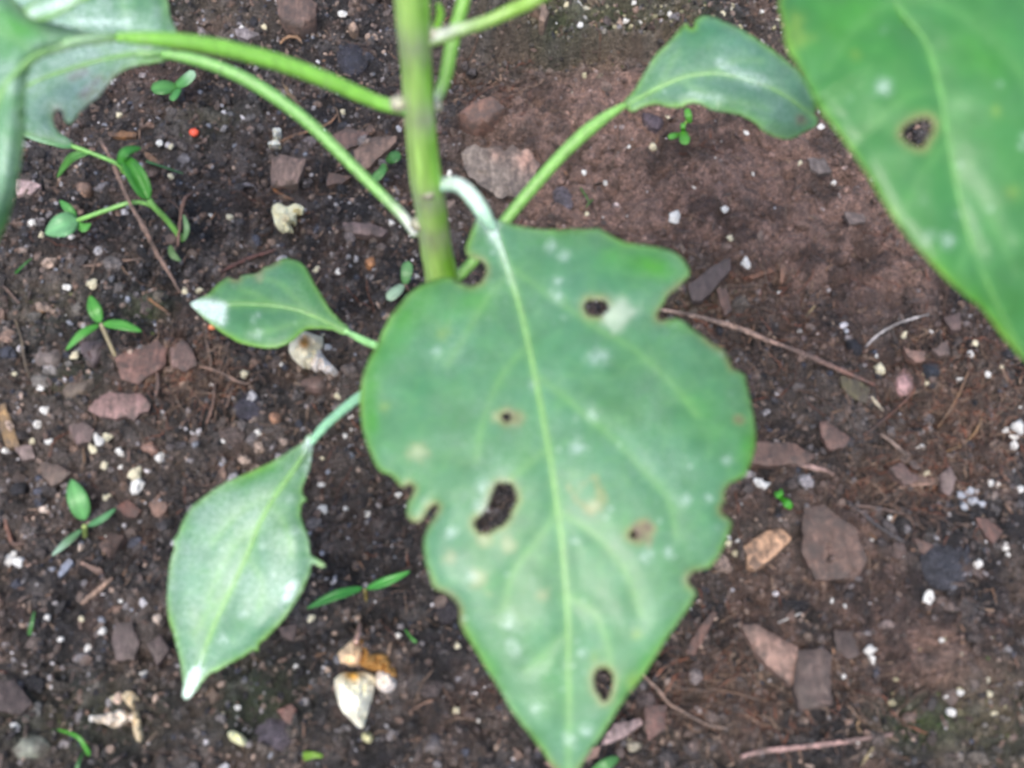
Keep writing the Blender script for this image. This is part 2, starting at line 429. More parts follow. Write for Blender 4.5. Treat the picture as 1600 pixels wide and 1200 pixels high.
# crumbs of soil, joined: nobody could count them
def ico(sub):
    import bmesh
    b = bmesh.new(); bmesh.ops.create_icosphere(b, subdivisions=sub, radius=1)
    vv = np.array([q.co[:] for q in b.verts]); ff = np.array([[q.index for q in g.verts] for g in b.faces]); b.free(); return vv, ff
ICO1, ICO2, ICO3 = ico(1), ico(2), ico(3)
def randrot(n):
    q = rng.normal(size=(n, 4)); q /= np.linalg.norm(q, axis=1)[:, None]; a, b, c, d = q.T
    return np.stack([1 - 2 * (c * c + d * d), 2 * (b * c - a * d), 2 * (b * d + a * c), 2 * (b * c + a * d), 1 - 2 * (b * b + d * d), 2 * (c * d - a * b),
                     2 * (b * d - a * c), 2 * (c * d + a * b), 1 - 2 * (b * b + c * c)], -1).reshape(n, 3, 3)
def scatter(name, n, rmin, rmax, power, tpl, dens, colf, m, flat=(.5, 1), sink=.25, seed=0, smooth=False, label=None, ext=(.155, .125), kind='stuff'):
    V, F = tpl; k = int(n * 2.2)
    x = rng.uniform(-ext[0], ext[0], k); y = rng.uniform(-ext[1] * .95, ext[1] * 1.15, k) + .012
    keep = rng.random(k) < dens(x, y); x = x[keep][:n]; y = y[keep][:n]; n = len(x)
    r = rmin * (rmax / rmin) ** (rng.random(n) ** power)
    sc = np.stack([rng.uniform(.7, 1.3, n), rng.uniform(.7, 1.3, n), rng.uniform(*flat, n)], 1)
    vv = V[None] * (1 + rng.uniform(-.28, .28, (n, len(V), 1))) * sc[:, None, :]
    vv = np.einsum('nij,nvj->nvi', randrot(n), vv) * r[:, None, None]
    z = H(x, y) + r * (.5 - sink)
    vv = vv + np.stack([x, y, z], 1)[:, None, :]
    ff = (F[None] + (np.arange(n) * len(V))[:, None, None]).reshape(-1, 3)
    cc = np.repeat(colf(x, y, n), len(V), 0)
    o = mesh(name, vv.reshape(-1, 3), ff, m, cc, origin=np.zeros(3), smooth=smooth)
    return tag(o, label, None, None, kind)
def crumbcol(x, y, n):
    base = soil_colour(x, y); pal = np.array([lin(c) for c in ((34, 33, 36), (54, 50, 50), (80, 71, 67), (110, 91, 81), (112, 108, 110), (148, 130, 118), (60, 62, 72), (172, 170, 174))])
    p = np.array([.22, .21, .17, .12, .09, .07, .08, .04]); k = rng.choice(len(pal), n, p=p)
    lf = (rng.random(n) < .035 * sm(.0, -.05, x) + .05 * blob(x, y, 1500, 820, 120, 110))[:, None]; cp = np.where(lf, lin((128, 132, 142)), pal[k])  # blue-grey crumbs at left paint the wet soil's glints
    bl = (rng.random(n) < .74 - .34 * sm(.01, -.04, x))[:, None]; cp = np.where(bl, cp * .4 + base * .75, cp)
    c = compact(x, y)[:, None]
    return (cp * (1 - c * .6) + base * c * .6) * rng.uniform(.6, 1.5, (n, 1))
loose = lambda x, y: 1 - .68 * compact(x, y)
scatter('soil_crumbs', 52000, .00016, .0009, 1.35, ICO1, loose, crumbcol, M['crumb'], label='fine dark crumbs of potting soil')
scatter('soil_clods', 2400, .0007, .0020, 2.4, ICO2, lambda x, y: (1 - .93 * compact(x, y)) * (.55 + .45 * sm(.02, -.06, x)), crumbcol, M['crumb'], flat=(.4, .9), sink=.35, label='dark clods and grit of moist soil')
def barkcol(x, y, n):
    pal = np.array([lin(c) for c in ((104, 86, 78), (90, 72, 64), (126, 108, 98), (78, 68, 64), (110, 94, 88))])
    return pal[rng.choice(5, n)] * rng.uniform(.7, 1.2, (n, 1))
scatter('bark_litter', 4200, .0004, .0015, 1.6, ICO1, lambda x, y: (1 - .8 * compact(x, y)), barkcol, M['bark'], flat=(.12, .35), sink=.1, label='small brown flakes of bark litter')
def shreds(n):
    V, F = ICO1; x = rng.uniform(-.155, .155, n * 2); y = rng.uniform(-.11, .15, n * 2)
    k = rng.random(n * 2) < (.35 + .65 * sm(.0, .04, x)) * (1 - .5 * compact(x, y)); x = x[k][:n]; y = y[k][:n]; m = len(x)
    L = rng.uniform(.0005, .0021, m); W_ = rng.uniform(.00008, .0003, m); a = rng.uniform(0, 6.28, m); t = rng.normal(0, .25, m)
    vv = V[None] * np.stack([L, W_, W_ * .7], 1)[:, None, :] * (1 + rng.uniform(-.35, .35, (m, len(V), 1)))
    ca, sa, ct, st_ = np.cos(a), np.sin(a), np.cos(t), np.sin(t)
    X = vv[..., 0] * ct[:, None] - vv[..., 2] * st_[:, None]; Z = vv[..., 0] * st_[:, None] + vv[..., 2] * ct[:, None]; Y = vv[..., 1]
    vv = np.stack([X * ca[:, None] - Y * sa[:, None] + x[:, None], X * sa[:, None] + Y * ca[:, None] + y[:, None], Z + (H(x, y) + .0003)[:, None]], -1)
    pal = np.array([lin(c) for c in ((120, 92, 76), (96, 74, 64), (150, 124, 104), (78, 62, 56), (132, 100, 76), (170, 148, 128))])
    cc = np.repeat(pal[rng.choice(6, m, p=[.25, .25, .15, .2, .1, .05])] * rng.uniform(.7, 1.2, (m, 1)), len(V), 0)
    tag(mesh('wood_shreds', vv.reshape(-1, 3), (F[None] + (np.arange(m) * len(V))[:, None, None]).reshape(-1, 3), M['bark'], cc, origin=np.zeros(3), smooth=False), 'matted brown wood shreds and splinters through the compost', kind='stuff')
shreds(5200)
def mosscol(x, y, n):
    pal = np.array([lin(c) for c in ((70, 100, 36), (84, 96, 52), (50, 72, 34), (100, 104, 70))]); return pal[rng.choice(4, n)] * rng.uniform(.7, 1.2, (n, 1))
scatter('lichen_crust', 4200, .0003, .0011, 1.3, ICO1, lambda x, y: np.clip(1.3 * blob(x, y, 900, 45, 130, 60) + .9 * blob(x, y, 1080, 40, 110, 40) + .3 * blob(x, y, 1480, 1100, 120, 80), 0, 1), lambda x, y, n: np.array([lin(c) for c in ((156, 150, 122), (124, 120, 92), (98, 88, 76), (186, 182, 164), (70, 66, 62))])[rng.choice(5, n)], M['crumb'], label='pale grey-green lichen crust on the raised soil')
scatter('moss_tufts', 2600, .0002, .0006, 1.3, ICO1, lambda x, y: mossm(x, y) ** 1.3, mosscol, M['crumb'], label='patches of fine green moss and algae on the soil')
scatter('perlite_dust', 1900, .00012, .00034, 1.3, ICO1, lambda x, y: .16 + .84 * np.clip(1.2 * blob(x, y, 1540, 800, 50, 70) + blob(x, y, 1585, 680, 30, 50) + blob(x, y, 30, 870, 50, 30) + .5 * blob(x, y, 120, 800, 160, 140) + blob(x, y, 560, 760, 90, 60), 0, 1),
        lambda x, y, n: np.tile(lin((205, 205, 208)), (n, 1)) * rng.uniform(.5, 1.1, (n, 1)), M['petal'], sink=.0, label='specks of white perlite dust in the soil')

# fine roots, joined
def fibres(n):
    V = []; F = []; C = []; k = 0
    spots = [(1490, 640, 110, 110, .45), (1400, 760, 90, 40, .16), (300, 585, 80, 50, .24), (1130, 470, 90, 60, .10), (1100, 1080, 130, 80, .10), (760, 150, 60, 50, .06), (800, 600, 900, 700, .55), (1150, 520, 120, 60, .1), (1250, 1080, 200, 60, .1)]
    pr = np.array([s[4] for s in spots]); pr = pr / pr.sum()
    for i in range(n):
        s = spots[rng.choice(len(spots), p=pr)]
        px = s[0] + rng.normal() * s[2] * .5; py = s[1] + rng.normal() * s[3] * .5
        c = P(px, py, 0.0); a = rng.uniform(0, 6.28); L = rng.uniform(.003, .013); m = 7
        if s[0] == 1480 and rng.random() < .6: a = rng.normal(2.2, .3)
        pts = []; p = c[:2].copy()
        for j in range(m):
            pts.append((p[0], p[1], H(p[0], p[1]) + rng.uniform(.0001, .0011))); a += rng.normal() * .28; p = p + np.array([math.cos(a), math.sin(a)]) * L / m
        pts = np.array(pts); r = rng.uniform(.00005, .00019)
        T = np.gradient(pts, axis=0); T /= np.linalg.norm(T, axis=1)[:, None]; u = np.cross(T, [0, 0, 1]); u /= np.linalg.norm(u, axis=1)[:, None]; w_ = np.cross(u, T)
        for q in range(3):
            an = q * 2.094; V.append(pts + (u * math.cos(an) + w_ * math.sin(an)) * r)
        for j in range(m - 1):
            for q in range(3):
                a0 = k + q * m + j; b0 = k + ((q + 1) % 3) * m + j; F.append((a0, b0, b0 + 1, a0 + 1))
        k += 3 * m
        col = lin(random.choice([(118, 92, 78), (96, 74, 64), (146, 122, 104), (84, 66, 58), (126, 78, 58)])); C.append(np.tile(col, (3 * m, 1)))
    tag(mesh('root_fibres', np.vstack(V), F, M['bark'], np.vstack(C), origin=np.zeros(3)), 'tangle of fine reddish brown rootlets in the soil', kind='stuff')
fibres(3400)

# ================================================================== PEPPER PLANT
YS = float(G(705, 640)[1])
sb = G(705, 640)
plant = empty('pepper_plant', sb)
tag(plant, 'pepper plant with upright green stem and insect-bitten leaves rising from the soil', 'plant')

st = [(704, 600), (699, 520), (690, 430), (684, 400), (675, 330), (668, 290), (661, 230), (656, 170), (652, 110), (648, 50), (645, 0), (640, -70), (634, -150)]
sp = np.array([PY(a, b, YS) for a, b in st]); sp = np.vstack([sb - [0, 0, .006], sp])
wpx = np.array([36, 27, 25.5, 25, 24.5, 24.5, 25.5, 24, 24.5, 24, 27, 28, 28, 28]) * .98
def half(p, w_): return w_ * (np.linalg.norm((p - CAM)) / FPX)
dd = lambda p: (np.asarray(p) - CAM) @ FW
srad = np.array([w_ * dd(p) / FPX for w_, p in zip(wpx, sp)])
NODES = [168, 300, 358, 60]
nodez = [float(PY(656, y, YS)[2]) for y in NODES]
def stemcol(nf, s, th, v):
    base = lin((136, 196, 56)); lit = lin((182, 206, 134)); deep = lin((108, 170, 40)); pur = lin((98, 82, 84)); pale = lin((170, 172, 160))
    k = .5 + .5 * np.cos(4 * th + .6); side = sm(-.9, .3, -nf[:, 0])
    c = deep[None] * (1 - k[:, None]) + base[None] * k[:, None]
    c = c * (1 - .55 * side[:, None]) + lit[None] * .55 * side[:, None]  # left flank lightened to paint the sky's sheen
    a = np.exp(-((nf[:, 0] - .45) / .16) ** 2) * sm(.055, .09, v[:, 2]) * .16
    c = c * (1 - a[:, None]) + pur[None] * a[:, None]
    for z in nodez:
        g = np.exp(-((v[:, 2] - z) / .0035) ** 2) * (.7 + .6 * vnoise(v[:, 0] * 3, v[:, 2], 500, 3))
        c = c * (1 - g[:, None] * .8) + (pale * .5 + pur * .5)[None] * g[:, None] * .8
    return c
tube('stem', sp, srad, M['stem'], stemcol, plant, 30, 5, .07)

def petcol(top, under=(112, 84, 70), white=0, wpos=(0, .0)):
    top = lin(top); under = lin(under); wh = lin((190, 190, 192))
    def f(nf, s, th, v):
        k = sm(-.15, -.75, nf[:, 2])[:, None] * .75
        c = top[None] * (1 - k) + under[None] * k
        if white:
            g = (np.exp(-((s - wpos[0]) / wpos[1]) ** 2) * white)[:, None] * sm(-.2, .6, nf[:, 2])[:, None]  # whitened upper side: pale joints, and painted glare on the big leaf's stalk
            c = c * (1 - g) + wh[None] * g
        return c
    return f
def petiole(path, zs, wp, col, name='petiole', seg=14, start3=None):
    pts = np.array([P(a, b, z) for (a, b), z in zip(path, zs)])
    if start3 is not None: pts[0] = start3
    r = np.array([w_ * dd(p) / FPX for w_, p in zip(wp, pts)])
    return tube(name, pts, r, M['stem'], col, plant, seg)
def znode(py): return float(PY(656, py, YS)[2])

# each leaf: outline, bite holes, midrib with heights, side veins, marks
def smoothline(pts, step=6): return catmull(pts, step, False)
def leaf(name, outline, holes, midrib, hz, veins, step, lat, spots=(), base=(96, 150, 78), edge=(166, 214, 62), sky_sheen=.3, label=None,
         parent=None, dark=(), white=(), pucker=.00028, vein=(146, 196, 122), lesion_rims=(), mid_r=(3.2, 1.2), thick=.00035, film=.05, rimw=6, curl=0.0, wave=.0012, twist=0.0):
    ol = catmull(outline, step * .9, True)
    nrm = np.random.default_rng(len(ol)); ol = ol + nrm.normal(0, .35, ol.shape)
    hs = [catmull(h, 3, True) for h in holes]; hs = [q + np.random.default_rng(len(q)).normal(0, .9, q.shape) for q in hs]
    v2, f, nb = tri(ol, hs, step)
    x, y = v2[:, 0], v2[:, 1]
    mr = smoothline(midrib, 10)
    hd = np.interp(np.linspace(0, 1, 60), np.linspace(0, 1, len(hz)), hz)
    d, s, side = dpoly(x, y, mr)
    hs_ = np.interp(s, np.linspace(0, 1, 60), hd)
    (a1, b1), (a2, b2) = lat
    t = d / 100
    h = hs_ + np.where(side > 0, a1 * t - b1 * t * t, a2 * t - b2 * t * t) + twist * side * t * s
    db = dpoly(x, y, ol, True)[0]
    dv = np.full(x.shape, 1e9); vs = [smoothline(q, 10) for q in veins]
    for q in vs: dv = np.minimum(dv, dpoly(x, y, q)[0] / 1.0)
    dm = np.minimum(dv * 1.1, d)
    h = h + pucker * (1 - np.exp(-(dm / 22) ** 2)) * (1 + 1.5 * vnoise(x, y, .02, 3)) - curl * np.exp(-(db / 14) ** 2)
    h = h + wave * vnoise(x, y, .006, len(ol) % 7) + .00012 * vnoise(x, y, .035, 5)
    # colour
    B = lin(base); E = lin(edge); V = lin(vein); SHEEN = lin((104, 166, 146)); W = lin((226, 242, 242)); TAN = lin((172, 160, 104)); BR = lin((122, 82, 62)); CR = lin((214, 206, 178))
    c = np.tile(B, (len(x), 1)); mix = lambda c, k, col: c * (1 - k[:, None]) + np.asarray(col)[None] * k[:, None]
    c = mix(c, np.clip(sky_sheen * .8 * (1.15 + 1.0 * fbm(x, y, .011, 3, 4)), 0, .85), SHEEN)  # bluish green patches paint the sky's reflection on the blade
    for (px, py, rx, ry, an, k) in dark:      # painted greener where the blade mirrors no sky
        ca, sa = math.cos(an), math.sin(an); u = (x - px) * ca + (y - py) * sa; q = -(x - px) * sa + (y - py) * ca
        c = mix(c, np.clip(k * np.exp(-(u / rx) ** 2 - (q / ry) ** 2) * (1 + .6 * vnoise(x, y, .03, 8)), 0, 1), lin((84, 172, 26)))
    c = mix(c, .42 * np.exp(-(dv / 5) ** 2) + .12 * np.exp(-(dv / 12) ** 2), V); c = mix(c, .16 * np.clip(1 - np.abs(vnoise(x, y, .045, 4)) * 14, 0, 1) + .16 * np.clip(1 - np.abs(vnoise(x, y, .03, 1)) * 14, 0, 1), V)
    c = mix(c, .85 * np.exp(-(d / 6.0) ** 2), V)
    c = mix(c, (.85 * np.exp(-(db / rimw) ** 2)) * (.7 + .8 * vnoise(x, y, .02, 2)).clip(0, 1), E)
    for i, h_ in enumerate(hs):
        dh = dpoly(x, y, h_, True)[0]
        c = mix(c, .75 * np.exp(-(dh / 8) ** 2), TAN * 1.3); c = mix(c, .35 * np.exp(-(dh / 2) ** 2), BR)
    for (px, py, r) in lesion_rims:             # gnawed margins, browned
        q = np.hypot(x - px, y - py); k = np.exp(-(q / r) ** 2) * np.exp(-(db / 7) ** 2)
        c = mix(c, np.clip(1.2 * k, 0, .85), TAN * .75 + BR * .25)
    rn = np.random.default_rng(5); res = np.clip(film * (1 + 1.6 * fbm(x, y, .016, 3, 12)), 0, 1)  # pale mask: residue film and spots, plus the glare painted below
    for (px, py, r, kind) in spots:
        q = np.hypot(x - px, y - py) * (1 + .8 * vnoise(x, y, .07, 9) + .5 * vnoise(x, y, .16, 2)); g = np.exp(-(q / r) ** 2)
        if kind == 'w': res = np.maximum(res, .34 * g)  # residue spots, and painted glare on the corner leaves
        
        elif kind == 't': c = mix(c, .75 * g, CR); c = mix(c, .3 * np.exp(-((q - r) / 3) ** 2), TAN)
        elif kind == 'b': c = mix(c, .6 * np.exp(-((q - r * 1.2) / 3.5) ** 2), TAN * 1.2); c = mix(c, np.clip(1.4 * g, 0, .95), lin((124, 88, 76)))
        elif kind == 'o': c = mix(c, .75 * np.exp(-((q - r) / 4.5) ** 2), TAN)
        elif kind == 'y': c = mix(c, .55 * g, lin((168, 190, 70)))
        elif kind == 'g': c = mix(c, np.clip(1.3 * g, 0, .95), lin((226, 226, 224)))
    for i in range(int(len(x) / 320)):
        j = rn.integers(len(x)); q = np.hypot(x - x[j], y - y[j]); res = np.maximum(res, rn.uniform(.08, .34) * np.exp(-((q / rn.uniform(2.5, 7)) * (1 + .7 * vnoise(x, y, .12, i % 9))) ** 2))
    for (pl, r, k) in white:  # white strokes paint sky glare on tips, folds and stalk ends
        q = dpoly(x, y, np.array(pl))[0] * (1 + .5 * vnoise(x, y, .05, 6)); res = np.maximum(res, np.clip(k * 1.1 * np.exp(-(q / r) ** 2), 0, 1.6))
    v3 = P(x, y, h)
    par = parent or plant
    o = mesh(name, v3, f, M['leaf'], c, par)
    at = o.data.attributes.new('Res', 'FLOAT', 'POINT'); at.data.foreach_set('value', res.astype(np.float32))
    if label: o['label'] = label
    md = o.modifiers.new('thickness', 'SOLIDIFY'); md.thickness = thick; md.offset = -1
    # midrib as raised flesh
    sm_ = np.linspace(0, .97, 14); L = np.r_[0, np.cumsum(np.hypot(*np.diff(mr, axis=0).T))]; L /= L[-1]
    mx = np.interp(sm_, L, mr[:, 0]); my = np.interp(sm_, L, mr[:, 1])
    # nearest surface height
    jj = [int(np.argmin((x - a) ** 2 + (y - b) ** 2)) for a, b in zip(mx, my)]
    mp = P(mx, my, h[jj] - .00005); rr = np.linspace(mid_r[0], mid_r[1], 14) * np.array([dd(p) for p in mp]) / FPX
    wnear = [max([np.clip(k * np.exp(-(dpoly(np.array([a]), np.array([b]), np.array(pl))[0][0] / r) ** 2), 0, 1) for (pl, r, k) in white] + [0]) for a, b in zip(mx, my)]  # midrib whitened too where glare is painted
    mc = np.array([V * .8 * (1 - q) + W * q for q in wnear]) * .9
    tube('midrib', mp, rr, M['stem'], mc, o, 8)
    return o

# --- the big bitten leaf
big = [(752, 330), (762, 337), (776, 343), (790, 347), (822, 355), (865, 359), (890, 357), (912, 358), (935, 356), (947, 363), (975, 377), (1002, 382), (1040, 388), (1064, 400), (1076, 417), (1077, 430),
       (1066, 442), (1060, 450), (1047, 459), (1038, 472), (1032, 483), (1028, 494), (1031, 501), (1040, 499), (1053, 497), (1070, 503), (1090, 519), (1115, 536), (1131, 546), (1140, 560), (1145, 575), (1154, 579),
       (1163, 584), (1170, 612), (1177, 645), (1181, 675), (1180, 700), (1175, 720), (1166, 742), (1152, 750), (1138, 757), (1133, 772), (1134, 784), (1127, 793), (1128, 802), (1142, 812), (1144, 818),
       (1137, 840), (1126, 865), (1111, 885), (1098, 890), (1085, 893), (1075, 904), (1080, 917), (1089, 926), (1076, 950), (1050, 987), (1025, 1026), (1000, 1063), (976, 1093), (956, 1124), (940, 1150),
       (922, 1174), (908, 1198), (896, 1222), (886, 1228), (872, 1212), (862, 1196), (845, 1170), (820, 1138), (798, 1108), (780, 1076), (760, 1046), (742, 1015), (727, 992), (718, 972), (717, 950), (708, 936),
       (694, 927), (678, 920), (672, 900), (665, 880), (662, 856), (664, 836), (672, 818), (682, 800), (686, 792), (680, 787), (672, 792), (664, 806), (655, 815), (645, 816), (636, 806), (637, 788),
       (644, 772), (648, 762), (640, 756), (630, 762), (622, 757), (612, 743), (598, 739), (588, 728), (578, 706), (570, 684), (565, 660), (562, 625), (566, 592), (576, 562), (588, 540), (600, 512),
       (615, 487), (636, 462), (660, 444), (686, 434), (704, 433), (716, 440), (733, 446), (750, 441), (759, 426), (755, 408), (740, 402), (729, 398), (727, 388), (733, 370), (742, 350)]
big_holes = [[(913, 474), (928, 467), (946, 470), (951, 482), (938, 493), (919, 491)],
             [(776, 757), (790, 754), (801, 759), (807, 778), (799, 800), (788, 818), (774, 826), (758, 833), (746, 828), (741, 814), (754, 802), (762, 790), (768, 772)],
             [(930, 1052), (941, 1044), (953, 1050), (958, 1065), (954, 1085), (945, 1097), (936, 1089), (928, 1070)],
             [(782, 648), (790, 644), (798, 648), (797, 655), (788, 657)],
             [(984, 836), (991, 829), (996, 833), (992, 840)]]
big_mid = [(770, 352), (790, 410), (815, 490), (832, 570), (848, 650), (862, 730), (873, 810), (882, 890), (887, 970), (888, 1050), (889, 1120), (888, 1212)]
big_veins = [[(790, 412), (840, 448), (880, 476), (940, 517), (990, 545), (1050, 600), (1090, 650)], [(842, 590), (880, 618), (910, 645), (965, 692), (1010, 740), (1045, 782), (1056, 837)],
             [(872, 800), (905, 818), (945, 850), (980, 900), (1002, 960)], [(886, 930), (930, 960), (950, 1010), (955, 1040)],
             [(820, 545), (790, 578), (766, 625), (751, 676), (745, 720)], [(870, 790), (855, 824), (828, 858), (800, 900), (790, 950)], [(884, 990), (850, 1022), (822, 1048)], [(795, 430), (765, 460), (735, 510), (700, 570)],
             [(858, 700), (820, 730), (795, 752)]]
bh = [.0795, .0825, .0840, .0848, .0850, .0845, .0832, .0812, .0785, .075, .071, .0655]
leaf('leaf', big, big_holes, big_mid, bh, big_veins, 6.5, ((.0012, .0008), (.0016, .0010)),
     spots=[(795, 975, 14, 'w'), (795, 975, 7, 'w'), (800, 1010, 12, 'w'), (925, 650, 10, 'w'), (925, 646, 6, 'w'), (902, 700, 12, 'w'), (932, 560, 13, 'w'), (860, 385, 10, 'w'), (871, 440, 9, 'w'), (872, 462, 10, 'w'), (880, 400, 8, 'w'),
            (755, 757, 13, 'w'), (750, 790, 12, 'w'), (757, 845, 12, 't'), (705, 830, 8, 'w'), (1072, 780, 9, 'w'), (833, 602, 7, 'w'), (835, 1110, 9, 'w'), (890, 1155, 13, 'w'), (915, 1140, 12, 'w'), (908, 1020, 8, 'w'),
            (680, 550, 8, 'w'), (655, 705, 11, 't'), (750, 903, 12, 't'), (736, 900, 8, 'w'), (796, 652, 9, 'b'), (776, 650, 6, 't'), (808, 655, 7, 'o'), (1000, 830, 13, 'b'), (1012, 824, 8, 'b'),
            (920, 775, 18, 'o'), (927, 790, 7, 't'), (794, 852, 9, 't'), (705, 873, 8, 't'), (848, 930, 7, 't'), (967, 488, 18, 'g'), (957, 492, 13, 'g'), (928, 1030, 7, 'y'), (995, 992, 8, 'y'), (690, 520, 9, 'y'), (600, 635, 8, 'y'),
            (1155, 655, 4, 'b'), (1010, 870, 9, 'w'), (1045, 865, 8, 'w'), (1135, 720, 8, 'w'), (985, 1065, 12, 'y'), (1085, 910, 12, 'y'), (1075, 905, 6, 't'), (900, 845, 5, 'w')],
     base=(88, 146, 82), sky_sheen=.42, dark=[(640, 490, 90, 26, -.9, .8), (580, 620, 12, 90, 0, .8), (720, 480, 60, 20, -.6, .5), (1020, 415, 70, 22, .3, .9), (870, 372, 50, 12, 0, .5), (1168, 700, 14, 40, .1, .6),
                                                (1110, 660, 50, 25, .9, .3), (740, 1000, 80, 12, 1.0, .6), (1000, 1050, 90, 12, -1.0, .5), (860, 1060, 30, 60, 0, .3), (1060, 507, 30, 10, .4, .8), (640, 730, 60, 20, .9, .2), (820, 700, 14, 60, .1, .25)],
     white=[([(700, 290), (740, 315), (768, 352)], 12, .9), ([(768, 352), (772, 372)], 8, .9), ([(772, 372), (800, 440)], 6, .35)],
     lesion_rims=[(640, 762, 18), (675, 795, 22), (650, 812, 14), (700, 935, 34), (718, 965, 20), (1030, 495, 18), (1055, 450, 20), (1135, 565, 22), (1130, 790, 26), (1080, 905, 20), (745, 425, 30), (880, 1210, 30), (1115, 540, 26)],
     curl=.0007, label='large heart-shaped leaf riddled with insect holes, dusted with pale spots', mid_r=(4.5, 1.2))
petiole([(664, 300), (680, 292), (702, 287), (722, 292), (742, 313), (757, 336), (770, 356)], [.0790, .0815, .0838, .0845, .0838, .0822, .0798], [11, 11, 12, 12.5, 13, 12, 6],
        petcol((160, 204, 176), (140, 128, 116), .62, (.5, .35)))  # white stretch paints the sky's glare on this stalk

# --- small upper leaf with its tip hanging over
rl = [(975, 160), (985, 147), (994, 135), (1009, 109), (1025, 84), (1040, 70), (1050, 59), (1062, 45), (1072, 35), (1078, 44), (1083, 44), (1087, 30), (1096, 25), (1112, 25), (1131, 33), (1162, 47), (1200, 72), (1234, 98),
      (1256, 122), (1271, 150), (1276, 168), (1272, 178), (1279, 186), (1276, 196), (1262, 204), (1237, 217), (1216, 216), (1194, 206), (1184, 194), (1162, 181), (1141, 175), (1112, 171), (1096, 162), (1078, 160), (1062, 167), (1045, 167), (1022, 162), (1000, 168), (986, 174)]
leaf('leaf', rl, [], [(972, 168), (1020, 142), (1060, 124), (1110, 115), (1160, 122), (1220, 145), (1276, 186)], [.066, .069, .0715, .0725, .0715, .069, .064],
     [[(1030, 138), (1045, 105), (1060, 80)], [(1060, 124), (1100, 145), (1150, 158), (1200, 170)], [(1110, 115), (1150, 95), (1190, 95)]], 6, ((.0028, .0030), (.0026, .0028)),
     spots=[(1252, 186, 4, 'b'), (1130, 95, 6, 'w'), (1200, 130, 8, 'w')], base=(86, 142, 92), sky_sheen=.5, film=.09, dark=[(1010, 120, 14, 50, .5, .4), (1180, 188, 50, 9, .3, .9), (1100, 165, 50, 7, 0, .7)],
     white=[([(1128, 100), (1160, 118), (1185, 128)], 13, .38), ([(1080, 150), (1125, 155)], 10, .3)], curl=.0012, label='small upper leaf on a long petiole with one notch near its tip', mid_r=(4, 1.4))
petiole([(694, 452), (716, 432), (745, 402), (795, 338), (835, 290), (875, 245), (915, 207), (945, 184), (976, 164)], [znode(452), .0520, .0540, .0575, .060, .0622, .064, .065, .0660], [9, 9, 9, 9.5, 10, 10, 10.5, 9, 4.5], petcol((120, 172, 84), (100, 120, 60)), start3=PY(690, 452, YS))

# --- small leaf at mid height, tip whitened with painted glare
l1 = [(297, 475), (309, 467), (325, 459), (337, 446), (348, 438), (358, 433), (366, 436), (372, 437), (376, 431), (390, 428), (403, 426), (412, 417), (422, 415), (431, 409), (444, 403), (460, 406), (471, 411), (480, 421), (490, 440),
      (499, 455), (506, 467), (517, 484), (534, 503), (545, 512), (540, 523), (530, 519), (517, 515), (498, 513), (479, 515), (468, 523), (459, 531), (445, 539), (430, 543), (415, 544), (398, 541), (375, 536), (350, 522), (325, 503), (309, 488)]
leaf('leaf', l1, [], [(297, 475), (330, 478), (378, 475), (430, 478), (470, 486), (500, 498), (540, 517)][::-1], [.024, .0265, .028, .0282, .0275, .026, .023],
     [[(480, 488), (460, 465), (440, 445), (415, 435)], [(500, 498), (465, 505), (430, 515), (400, 520)], [(430, 478), (400, 460), (375, 452)]], 5, ((.0025, .0035), (.0025, .0035)),
     spots=[(404, 524, 7, 'w'), (397, 500, 6, 'w'), (405, 435, 5, 't')], base=(92, 150, 86), sky_sheen=.4, dark=[(478, 440, 14, 40, -.4, .5), (455, 415, 30, 10, .2, .5)],
     white=[([(300, 476), (345, 482)], 9, 1.3), ([(320, 485), (345, 498)], 10, 1.0)], curl=.0008, label='small low leaf with a white glazed tip pointing away from the stem', mid_r=(3.2, 1.2), lesion_rims=[(368, 436, 12), (405, 425, 12), (430, 410, 10)])
petiole([(704, 585), (650, 562), (587, 540), (560, 528), (540, 517)], [znode(585), .0150, .0200, .0222, .0240], [6, 6, 6.5, 6, 3.5], petcol((140, 196, 128), (110, 140, 80)), start3=PY(702, 570, YS))

